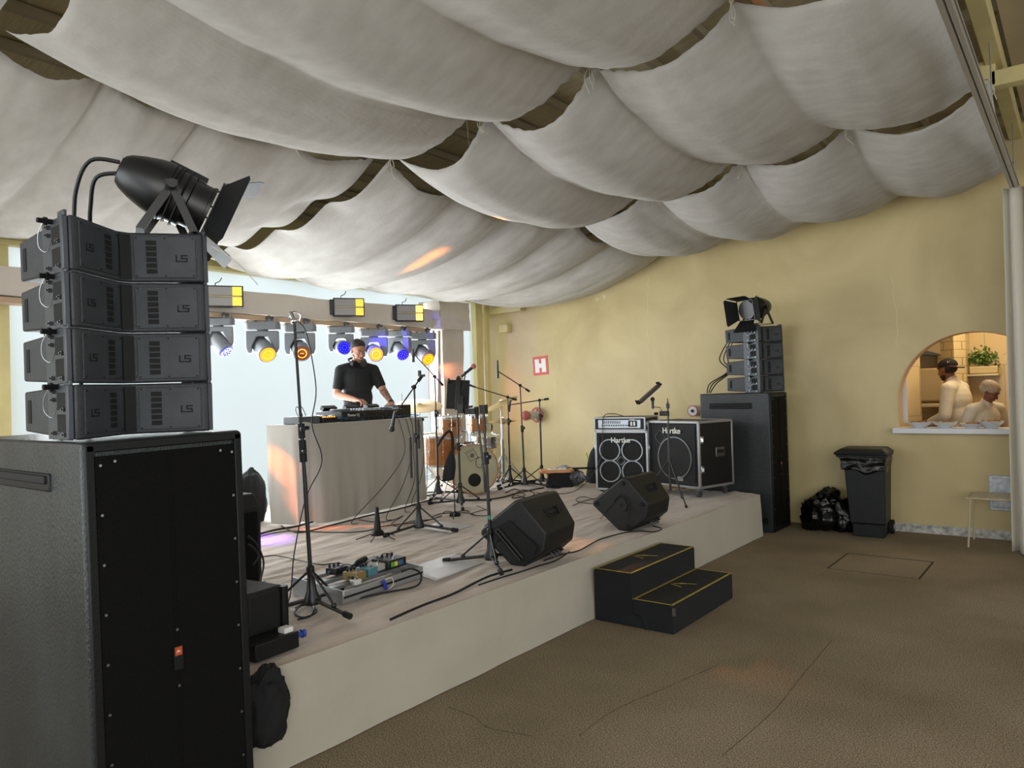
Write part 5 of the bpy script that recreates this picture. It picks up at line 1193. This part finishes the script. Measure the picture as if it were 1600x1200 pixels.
mb = MB(); mb.tube([(-.06, 0, .0), (-.03, 0, .015), (.05, 0, .02), (.06, 0, .018)], .02, 10); obj('transmitter_body', mb, 'black', t)
q = PM @ V((-.02, -.215, .04)); t = thing('luggage_tag', 'blue plastic tag dangling on the front rail of the effects board', 'tag', q, PR)
mb = MB(); mb.box((0, -.01, 0), (.022, .008, .065), None, (0, R(-25), 0)); obj('tag_plate', mb, mat('tag_blue', '2638a8', .4), t, bevel=.003)
mb = MB(); mb.tube([(0, -.01, .03), (.05, -.02, .03), (.06, -.02, -.01), (.02, -.02, -.03)], .003, 5); obj('loop', mb, 'cord_white', t)
for k in range(4):
    a = PM @ V((-.16+k*.11, .0, .13)); b = PM @ V((-.08+k*.11, -.02, .12))
    cable('short patch cable between the effects pedals', [a, a.lerp(b, .3)+V((0, 0, .03)), a.lerp(b, .7)+V((.02, 0, .03)), b], .003, 'patch cables on the effects board', 'chrome' if k == 2 else 'cable')

# ---------------------------------------------------------------- things at the left end of the stage
def rbox(name, label, cat, c, d, rz, m, bevel=.02, group=None):
    t = thing(name, label, cat, (c[0], c[1], c[2]), rz, group); mb = MB(); mb.box((0, 0, d[2]/2), d); obj('cabinet', mb, m, t, bevel=bevel, seg=3); return t
a = P(413, 922, 2, ST)
t = thing('keyboard_amplifier', 'upright black speaker with cut top corner behind the huge left cabinet', 'speaker', (a.x-.20, a.y-.22, ST), R(0))
mb = MB(); mb.prism([(-.20, 0), (.20, 0), (.20, .50), (.14, .58), (-.20, .58)], -.21, .21, 'y'); obj('cabinet', mb, 'tolex', t, bevel=.012)
mb = MB(); mb.sph((.2, .21, .03), (.03, .025, .03), 8); obj('corner_cap', mb, 'steel', t)
mb = MB(); mb.box((.203, 0, .27), (.008, .36, .42)); obj('grille', mb, 'grille', t)
a = P(445, 1003, 2, ST)
t = rbox('battery_case', 'black case with a rounded dark edge under the upright speaker', 'case', (a.x-.19, a.y-.10, ST), (.34, .22, .26), R(8), 'tolex', .02)
mb = MB(); mb.cyl((.17, .10, .01), (.17, .10, .255), .022, n=14); obj('edge_roll', mb, 'black', t)
mb = MB(); mb.tube([(.0, -.115, .08), (.02, -.13, .17), (.08, -.13, .20), (.13, -.12, .16), (.15, -.12, .05)], .006, 6); obj('grey_cable', mb, 'alu', t)
a = P(466, 1015, 2, ST)
t = rbox('power_strip', 'black power strip with white and blue plugs on the stage corner', 'power strip', (a.x-.08, a.y-.10, ST), (.13, .24, .075), R(4), 'black', .006)
mb = MB(); mb.box((.02, .08, .085), (.05, .05, .025)); obj('white_plug', mb, M['white_logo'], t, bevel=.004)
mb = MB(); mb.cyl((.02, .12, .04), (.02, .17, .04), .016, .013, 10); mb.cyl((.02, .17, .04), (.02, .185, .04), .02, n=10); obj('blue_plug', mb, mat('plug_blue', '25459a', .4), t)
def lump(name, label, cat, c, r, mt, seed, amp=.18, fr=2.2, m2='cabinet', flat=.0, group=None, ridg=1):
    mb = MB(); mb.sph((0, 0, 0), 1, 26)
    for v in mb.b.verts:
        p = v.co.copy(); n_ = noise.noise(p*fr+V((seed, 0, 0)))
        q = (1-abs(noise.noise(p*fr*2.3+V((0, seed, 0)))*2)) if ridg else noise.noise(p*fr*2)
        v.co = p*(1+amp*n_+amp*.35*q+amp*.15*noise.noise(p*fr*6)); v.co = V((v.co.x*r[0], v.co.y*r[1], v.co.z*r[2]))
        if v.co.z < -r[2]*.72: v.co.z = -r[2]*.72
    lo = min(v.co.z for v in mb.b.verts); bmesh.ops.translate(mb.b, verts=mb.b.verts, vec=(0, 0, -lo))
    o = obj(name, mb, mt, ang=50); o.location = c; return tag(o, label, cat, group)
lump('carry_bag', 'limp black bag hanging over the left end of the stage edge', 'bag', (-2.77, 1.80, .16), (.06, .10, .17), M['shirt'], 4, .3, 1.8)
a = P(424, 815, 2, ST)
lump('backpack', 'round black backpack on the stage at the left end of the table', 'bag', (a.x-.16, a.y-.12, ST), (.15, .15, .28), M['shirt'], 2, .15)
t = thing('spare_monitor', 'dark floor speaker with pale top leaning by the backpack', 'speaker', (a.x-.25, a.y-.30, ST), R(30))
mb = MB(); mb.prism([(-.22, 0), (.16, 0), (.26, .12), (.10, .40), (-.22, .30)], -.25, .25, 'y'); obj('cabinet', mb, 'tolex', t, bevel=.015)
mb = MB(); mb.box((-.06, 0, .365), (.30, .44, .012), None, (0, R(-17), 0)); obj('pale_grille', mb, 'alu', t)
for k, pts in enumerate(([(388, 838), (402, 852), (412, 880), (405, 912)], [(388, 850), (398, 858), (404, 870), (396, 882)])):
    cable(('longer','shorter')[k]+' black cable drooping beside the upright speaker', [P(x, y, 0, -3.75) for x, y in pts], .006, 'cables at the left end of the stage')
# sneakers-and-pedals heap near the bass cabinets: a guitar on a low stand with a jacket
a = P(880, 758, 2, ST)
t = thing('electric_guitar', 'electric guitar body lying on a low dark stand before the yellow wall', 'guitar', (a.x, a.y-.15, ST+.17), YAW+R(4)); 
mb = MB(); q = [(-.21, .02), (-.19, .10), (-.10, .13), (-.02, .09), (.05, .10), (.14, .13), (.21, .08), (.22, -.02), (.17, -.10), (.06, -.11), (-.02, -.08), (-.10, -.11), (-.18, -.09)]
mb.prism(q, 0, .04); obj('guitar_body', mb, mat('sunburst', 'b8713a', .25, col2='e0a774', vscale=4), t, bevel=.012)
mb = MB(); mb.prism([(a_*.6+.02, b_*.6) for a_, b_ in q], .041, .046); obj('pickguard', mb, M['white_logo'], t)
mb = MB()
for k in range(3): mb.box((-.05+k*.06, 0, .05), (.02, .07, .01))
for k in range(5): mb.cyl((.12+k*.012, -.05+k*.02, .045), (.12+k*.012, -.05+k*.02, .06), .008, n=8)
obj('hardware', mb, 'chrome', t)
mb = MB(); mb.box((.42, .06, .035), (.44, .05, .02)); obj('neck', mb, 'rubber', t, bevel=.004)
t = thing('guitar_rest', 'low dark wedge stand under the lying guitar', 'stand', (a.x, a.y-.15, ST), YAW)
mb = MB(); mb.prism([(-.13, 0), (.20, 0), (.14, .165), (-.09, .165)], -.09, .09, 'y'); obj('wedge_block', mb, 'rubber', t, bevel=.01)
lump('jacket', 'dark patterned jacket heaped over the guitar before the yellow wall', 'jacket', (a.x-.02, a.y+.10, ST), (.25, .12, .125), mat('patterned_cloth', '22242a', .8, col2='a8abb2', vscale=26), 9, .2, 2.5)
a = P(922, 752, 2, ST); lump('gig_bag', 'tall black gig bag behind the four speaker cabinet', 'bag', (a.x-.02, a.y+.22, 0), (.16, .13, .52), M['shirt'], 5, .08)
mb = MB(); q = P(917, 742, 2, ST); mb.tube([(q.x, q.y+.0, ST+.30), (q.x+.04, q.y-.02, ST+.22), (q.x+.09, q.y-.04, ST+.16)], .012, 6); tag(obj('strap', mb, mat('lime_strap', 'b9cc4a', .5)), 'lime green strap between the jacket and the gig bag', 'strap')
q = P(1082, 642, 1, 8.1); q2 = P(1086, 632, 1, 8.35)
t = thing('wall_socket', 'round white and red industrial plug peeking out left of the tall bass cabinet', 'plug', (P(1083, 642, 1, WY-.08).x, WY-.08, P(1083, 642, 1, WY-.08).z))
mb = MB(); mb.cyl((0, .078, 0), (0, -.02, 0), .07, .06, 20); obj('plug_body', mb, 'porcelain', t); mb = MB(); mb.lathe([(.062, .0), (.072, .004), (.072, .02), (.062, .024)], Matrix.Translation((0, -.0, 0)) @ Matrix.Rotation(R(90), 4, 'X'), 20, close=False); obj('red_ring', mb, M['red'], t); mb = MB(); mb.cyl((0, -.02, 0), (0, -.03, 0), .02, n=10); obj('pin_hole', mb, 'black', t)

# ---------------------------------------------------------------- bin, bags, stool
t = thing('wheeled_bin', 'dark wheeled bin with a bag under its lid against the yellow wall', 'bin', (-1.845, 8.49, 0), R(3))
def taper(mb, z0, z1, w0, w1, d0, d1):
    pass
mb = MB(); lo = [(-.155, -.17), (.165, -.17), (.165, .17), (-.155, .17)]; 
def loft(mb, rings):
    vs = [[mb.b.verts.new(p) for p in r] for r in rings]
    for a, b in zip(vs, vs[1:]):
        for k in range(len(a)): mb.b.faces.new((a[k], a[(k+1) % len(a)], b[(k+1) % len(a)], b[k]))
    mb.b.faces.new(vs[0][::-1]); mb.b.faces.new(vs[-1]); return mb
def rect(x0, x1, y0, y1, z): return [(x0, y0, z), (x1, y0, z), (x1, y1, z), (x0, y1, z)]
loft(mb, [rect(-.15, .15, -.14, .16, 0), rect(-.155, .155, -.15, .17, .14), rect(-.17, .17, -.165, .185, .145), rect(-.205, .185, -.19, .21, .70), rect(-.23, .19, -.20, .22, .80), rect(-.27, .20, -.21, .23, .845)])
obj('bin_body', mb, 'bin', t, bevel=.014, seg=3)
mb = MB(); mb.box((-.035, .01, .852), (.49, .47, .025)); obj('rim', mb, 'bin', t, bevel=.01)
mb = MB(); loft(mb, [rect(-.30, .215, -.235, .24, .862), rect(-.30, .215, -.235, .24, .885), rect(-.24, .17, -.19, .20, .925), rect(-.20, .14, -.15, .17, .93)]); ld = obj('lid', mb, 'bin', t, bevel=.012, seg=3)
mb = MB(); mb.box((-.04, -.235, .89), (.40, .02, .02)); obj('lid_handle', mb, 'black', ld, bevel=.005)
def liner(u, v):
    a = u*2*PI; c, s = math.cos(a), math.sin(a); k = max(abs(c), abs(s)); low = .10+.07*(1 if s < 0 else .3)*(.5+.5*math.cos(a-5.3))+.05*noise.noise(V((u*11, 0, 2)))
    return (-.025+c/k*.225*(1-.06*(1-v)) + .015*noise.noise(V((u*25, v*3, 1))), .01+s/k*.222+.015*noise.noise(V((u*25, v*4, 7))), .85-(1-v)*low-.0)
mb = MB(); mb.grid(liner, 120, 10); obj('bag_liner', mb, 'garbage', t, ang=40, solid=.002)
for s in (-1, 1):
    mb = MB(); mb.cyl((s*.16, .17, .075), (s*.20, .17, .075), .075, n=20); wh = obj('wheel', mb, 'rubber', t); mb = MB(); mb.cyl((s*.20, .17, .075), (s*.205, .17, .075), .03, n=14); obj('hub_cap', mb, 'alu', wh)
lump('garbage_bag', 'large black garbage bag on the floor, left of the others by the bass cabinet', 'garbage bag', (-2.40, 8.60, 0), (.19, .19, .20), 'garbage', 1, .35, 1.6, group='black garbage bags on the floor')
lump('garbage_bag', 'black garbage bag lying on top of the other bags', 'garbage bag', (-2.30, 8.64, .24), (.13, .13, .12), 'garbage', 6, .35, 1.8, group='black garbage bags on the floor')
lump('garbage_bag', 'black garbage bag squeezed against the left side of the wheeled bin', 'garbage bag', (-2.14, 8.63, 0), (.14, .15, .19), 'garbage', 3, .35, 1.7, group='black garbage bags on the floor')
a, b = P(1513, 855, 2, 0), P(1528, 843, 2, 0)
t = thing('metal_stool', 'light metal stool with perforated seat, half behind the curtain', 'stool', (a.x, a.y, 0), R(0))
M['stool'] = mat('beige_metal', 'b9ab90', .4); dy = b.y-a.y
mb = MB()
for i in range(15): mb.box((.0+i*.031+.02, dy/2, .475), (.016, dy-.02, .004))
for j in range(13): mb.box((.235, .02+j*(dy-.04)/12, .4755), (.45, .014, .004))
obj('seat', mb, 'stool', t)
mb = MB()
for q0, q1 in (((0, 0), (.47, 0)), ((.47, 0), (.47, dy)), ((.47, dy), (0, dy)), ((0, dy), (0, 0))): mb.cyl((q0[0], q0[1], .472), (q1[0], q1[1], .472), .009, n=8)
obj('seat_rim', mb, 'stool', t)
for x in (0, .47):
    for y in (0, dy): mb = MB(); mb.cyl((x+(.03 if x == 0 else -.03)*1, y, .47), (x, y, .0), .009, n=8); obj('leg', mb, 'stool', t)

# ---------------------------------------------------------------- people
def hand(w, d, n, side, curl=.5, s=1.0):
    """capsules of a hand: W wrist, D pointing along the palm, N out of the back of the hand, SIDE +1/-1 where the thumb is"""
    w, d, n = V(w), V(d).normalized(), V(n); n = (n-d*n.dot(d)).normalized(); x = d.cross(n)*side; out = []
    for k, o_ in enumerate((.030, .010, -.010, -.028)):
        kn = w+d*.085*s+x*o_*s-d*(.006*abs(k-1))*s
        out.append(('c', w+d*.015*s+x*o_*.6*s, kn, .016*s, .0125*s))
        L_ = (.040, .045, .042, .032)[k]*s; c = curl*(1+.12*k); p = kn; a = .25+c*.4
        for j, (l_, r0, r1) in enumerate(((L_, .0100, .0090), (L_*.65, .0090, .0082), (L_*.5, .0082, .0072))):
            q = p+(d*math.cos(a)-n*math.sin(a))*l_+x*o_*.12*s; out.append(('c', p, q, r0*s, r1*s)); p = q; a += c*.75
    p = w+d*.025*s+x*.026*s; q = p+(d*.55+x*.75-n*.35).normalized()*.042*s; r_ = q+(d*.85+x*.25-n*.45).normalized()*.034*s; e_ = r_+(d*.95-n*.4).normalized()*.024*s
    out += [('c', p, q, .016*s, .0125*s), ('c', q, r_, .0115*s, .0100*s), ('c', r_, e_, .0098*s, .0082*s)]
    return out
def head_prims(c, yaw, pitch, roll=0, s=1.0):
    m = Matrix.Translation(c) @ Matrix.Rotation(yaw, 4, 'Z') @ Matrix.Rotation(pitch, 4, 'Y') @ Matrix.Rotation(roll, 4, 'X')
    e = m.to_euler()
    def E(p, r): return ('e', m @ (V(p)*s), V(r)*s, e)
    pr = [E((-.012, 0, .035), (.098, .076, .088)), E((.03, 0, -.02), (.066, .062, .082)), E((.03, 0, -.07), (.055, .052, .045)), E((.066, 0, -.098), (.022, .024, .018)),
          ('c', m @ (V((.088, 0, .012))*s), m @ (V((.112, 0, -.028))*s), .009*s, .013*s), E((.098, .011, -.031), (.010, .008, .007)), E((.098, -.011, -.031), (.010, .008, .007)),
          E((.080, .03, .028), (.016, .024, .010)), E((.080, -.03, .028), (.016, .024, .010)), E((.07, .035, -.03), (.024, .02, .02)), E((.07, -.035, -.03), (.024, .02, .02)),
          E((.090, 0, -.058), (.012, .024, .006)), E((.089, 0, -.069), (.012, .021, .007)), E((-.008, .077, -.005), (.018, .010, .030)), E((-.008, -.077, -.005), (.018, .010, .030))]
    return pr, m, e
def eyes(t, m, s, col='201510'):
    for y in (-.031, .031):
        mb = MB(); mb.sph((0, 0, 0), 1, 8)
        bmesh.ops.transform(mb.b, matrix=m @ Matrix.Translation(V((.080, y, .004))*s) @ Matrix.Diagonal((.010*s, .014*s, .004*s, 1)), verts=mb.b.verts); obj('eye', mb, mat('eye', '8f7f74', .5) if 'eye' not in bpy.data.materials else bpy.data.materials['eye'], t)
        mb = MB(); mb.sph((0, 0, 0), 1, 8); bmesh.ops.transform(mb.b, matrix=m @ Matrix.Translation(V((.0875, y, .002))*s) @ Matrix.Diagonal((.005*s, .006*s, .006*s, 1)), verts=mb.b.verts); obj('iris', mb, mat('iris', '1c1008', .2) if 'iris' not in bpy.data.materials else bpy.data.materials['iris'], t)
        mb = MB(); a = m @ (V((.088, y-.018, .026))*s); b = m @ (V((.094, y, .032))*s); c = m @ (V((.086, y+.018, .027))*s); mb.tube([a, b, c], .0038*s, 6); obj('eyebrow', mb, 'hair', t)

# disc jockey
hq = P(557, 531, 0, -6.6); DX, DY = -6.6, hq.y; DH = hq.z-ST
dj = thing('person', 'man in a black T-shirt with headphones round his neck, working the mixer', 'person', (DX, DY, ST), R(-28))
k = DH/1.80
S_ = [V((0, -.185, 1.445)), V((0, .185, 1.445))]
er, wr = V((.05, -.25, 1.18)), V((.29, -.09, 1.115)); el, wl_ = V((.12, .27, 1.20)), V((.33, .30, 1.075))
hp_, hm_, he_ = head_prims((.075, .0, 1.665), R(14), R(20))
pr = [('e', V((0, 0, .97)), V((.125, .165, .12))), ('e', V((0.0, 0, 1.12)), V((.115, .155, .17))), ('e', V((0, 0, 1.33)), V((.125, .19, .19))),
      ('c', V((0, -.10, 1.455)), S_[0], .075, .070), ('c', V((0, .10, 1.455)), S_[1], .075, .070), ('c', V((.0, 0, 1.47)), V((.04, 0, 1.60)), .066, .058),
      ('c', S_[0], er, .060, .046), ('c', er, wr, .046, .029), ('c', S_[1], el, .060, .046), ('c', el, wl_, .046, .029)]
for s in (-1, 1): pr += [('c', V((0, s*.09, .93)), V((.03, s*.10, .50)), .088, .058), ('c', V((.03, s*.10, .50)), V((-.02, s*.11, .09)), .056, .040), ('e', V((.04, s*.115, .045)), V((.13, .045, .045)))]
pr += hp_ + hand(wr, (.72, .62, -.10), (0, 0, 1), -1, .65, 1.05) + hand(wl_, (.85, -.15, -.42), (.3, 0, 1), 1, .55, 1.05)
pr = [tuple([q[0]]+[(v*k if isinstance(v, Vector) else v) for v in q[1:]]) if 0 else q for q in pr]
body = blob('body', pr, .0062, 'skin', dj, 3); dj.scale = (k,)*3
shirt = [('e', V((0, 0, 1.03)), V((.135, .172, .13))), ('e', V((0.0, 0, 1.14)), V((.130, .172, .18))), ('e', V((0, 0, 1.33)), V((.142, .192, .205))), ('c', V((0, -.10, 1.46)), S_[0], .082, .074), ('c', V((0, .10, 1.46)), S_[1], .082, .074), ('c', V((.0, 0, 1.49)), V((.018, 0, 1.535)), .078, .072),
         ('c', S_[0], S_[0].lerp(er, .68), .074, .062), ('c', S_[1], S_[1].lerp(el, .68), .074, .062)]
blob('t_shirt', shirt, .009, 'shirt', dj, 4)
blob('trousers', [('e', V((0, 0, .95)), V((.135, .175, .11)))]+sum([[('c', V((0, s*.09, .93)), V((.03, s*.10, .50)), .098, .070), ('c', V((.03, s*.10, .50)), V((-.02, s*.11, .11)), .070, .062)] for s in (-1, 1)], []), .012, M['shirt'], dj)
def hprim(p, r): return ('e', hm_ @ V(p), V(r), he_)
blob('hair', [hprim((-.022, 0, .070), (.095, .080, .067)), hprim((-.050, 0, .02), (.068, .079, .072)), hprim((-.024, 0, .050), (.084, .082, .070))], .006, 'hair', dj, 2)
blob('beard', [hprim((.033, 0, -.080), (.057, .054, .038)), hprim((.068, 0, -.098), (.026, .028, .022)), hprim((.015, .0, -.045), (.045, .0675, .035)), ('c', hm_ @ V((.098, -.018, -.05)), hm_ @ V((.098, .018, -.05)), .007, .007)], .005, mat('short_beard', '6d4a38', .8), dj, 2)
eyes(dj, hm_, 1)
mb = MB(); mb.tube([V((.06, -.085, 1.535)), V((-.03, -.09, 1.575)), V((-.075, 0, 1.60)), V((-.03, .09, 1.575)), V((.06, .085, 1.535))], .012, 8); hb = obj('headphones', mb, 'black', dj)
for s in (-1, 1): mb = MB(); mb.cyl((.075, s*.062, 1.525), (.115, s*.045, 1.515), .04, .034, 18); obj('ear_cup', mb, 'black', hb)
tt = [('c', el.lerp(wl_, .02), el.lerp(wl_, .82), .0485, .034)]
blob('tattooed_skin', tt, .005, mat('tattoo', '8a6350', .5, col2='3a3030', vscale=38), dj, 1)
mb = MB(); d_ = (wl_-el).normalized(); mb.cyl(wl_-d_*.012, wl_+d_*.012, .034, n=18); obj('wristwatch', mb, 'black', dj)

# kitchen staff
def cook(label, px, pyt, y, rz, skin, k, lean, hy, hp__, arms, coat, sleeve, hairm=None):
    q = P(px, pyt, 1, y); t = thing('person', label, 'person', (q.x, y, 0), rz, None); t.scale = (k,)*3
    sh = V((lean, 0, 1.44)); hc = V((lean+.07, 0, 1.645))
    h_, m_, e_ = head_prims(hc, hy, hp__)
    S2 = [V((lean, -.20, 1.43)), V((lean, .20, 1.43))]
    p = [('e', V((0, 0, .97)), V((.13, .17, .13))), ('e', V((lean*.4, 0, 1.13)), V((.13, .165, .18))), ('e', V((lean*.8, 0, 1.31)), V((.13, .18, .19))), ('c', V((lean, -.1, 1.44)), S2[0], .072, .066), ('c', V((lean, .1, 1.44)), S2[1], .072, .066), ('c', sh+V((0, 0, .03)), hc-V((.02, 0, .07)), .062, .056)]
    c = [('e', V((0, 0, .95)), V((.155, .19, .16))), ('e', V((lean*.4, 0, 1.13)), V((.15, .185, .2))), ('e', V((lean*.8, 0, 1.31)), V((.15, .20, .20))), ('c', V((lean, -.1, 1.445)), S2[0], .084, .080), ('c', V((lean, .1, 1.445)), S2[1], .084, .080), ('c', sh+V((0, 0, .03)), sh+V((.02, 0, .085)), .076, .068)]
    for s in (0, 1):
        e2, w2 = V(arms[s][0]), V(arms[s][1]); p += [('c', S2[s], e2, .058, .045), ('c', e2, w2, .045, .03)]; p += hand(w2, (w2-e2).normalized(), (0, 0, 1), 1 if s else -1, .5)
        c += [('c', S2[s], S2[s].lerp(e2, .8 if sleeve < 1 else 1), .078, .064)]
        if sleeve >= 1: c += [('c', e2, e2.lerp(w2, .8), .062, .048)]
    for s in (-1, 1): p += [('c', V((0, s*.09, .93)), V((.02, s*.10, .5)), .09, .06), ('c', V((.02, s*.10, .5)), V((-.02, s*.11, .08)), .055, .04), ('e', V((.03, s*.11, .045)), V((.12, .045, .045)))]
    p += h_; blob('body', p, .0085, skin, t, 3); blob(coat, c, .011, 'white_coat', t, 4)
    blob('trousers', sum([[('c', V((0, s*.09, .90)), V((.02, s*.10, .5)), .10, .075), ('c', V((.02, s*.10, .5)), V((-.02, s*.11, .1)), .072, .06)] for s in (-1, 1)], []), .014, M['shirt'], t)
    eyes(t, m_, 1); return t, m_, e_
t, m_, e_ = cook('cook in a white jacket and backwards black cap, looking left in the kitchen', 1497, 570, 10.05, R(168), M['skin_dark'], 1.06, .04, R(-18), R(8), [((.02, -.30, 1.16), (.22, -.22, 1.02)), ((.05, .29, 1.14), (.26, .20, 1.05))], 'jacket', 1)
mb = MB(); mb.sph((-.012, 0, .045), (.106, .086, .082), 14, m_)
bmesh.ops.bisect_plane(mb.b, geom=mb.b.verts[:]+mb.b.edges[:]+mb.b.faces[:], plane_co=m_ @ V((0, 0, .030)), plane_no=m_.to_3x3() @ V((.1, 0, 1)), clear_inner=True); cp = obj('cap', mb, M['shirt'], t, solid=.004)
mb = MB(); mb.prism([(-.08, -.07), (-.17, -.055), (-.205, 0), (-.17, .055), (-.08, .07)], .026, .038, 'z', m_ @ Matrix.Rotation(R(-12), 4, 'Y')); obj('brim', mb, M['shirt'], cp, bevel=.003)
text('lettering', 'M', .03, M['white_logo'], cp, m_ @ face_mtx((-.075, .062, .075), (-.6, .7, .4)), .001)
blob('hair', [('e', m_ @ V((-.035, 0, .005)), V((.07, .079, .055)), e_)], .008, 'hair', t, 2); blob('beard', [('e', m_ @ V((.03, 0, -.07)), V((.06, .057, .045)), e_)], .007, 'hair', t, 2)
t, m_, e_ = cook('cook in a hairnet and white short-sleeved shirt bending over the bowls', 1527, 597, 9.55, R(-38), M['skin_dark'], .90, .10, R(22), R(34), [((.02, -.27, 1.17), (.17, -.14, 1.10)), ((.12, .28, 1.17), (.33, .16, 1.10))], 'shirt', .7)
nm = mat('hairnet', 'd9c9b0', .6, col2='b7a283', vscale=60, alpha=.75)
blob('hairnet', [('e', m_ @ V((-.022, 0, .055)), V((.112, .094, .082)), e_), ('e', m_ @ V((-.04, 0, .01)), V((.088, .092, .06)), e_)], .008, nm, t, 3)
for c_ in ((1470, 640), (1545, 655)): pass
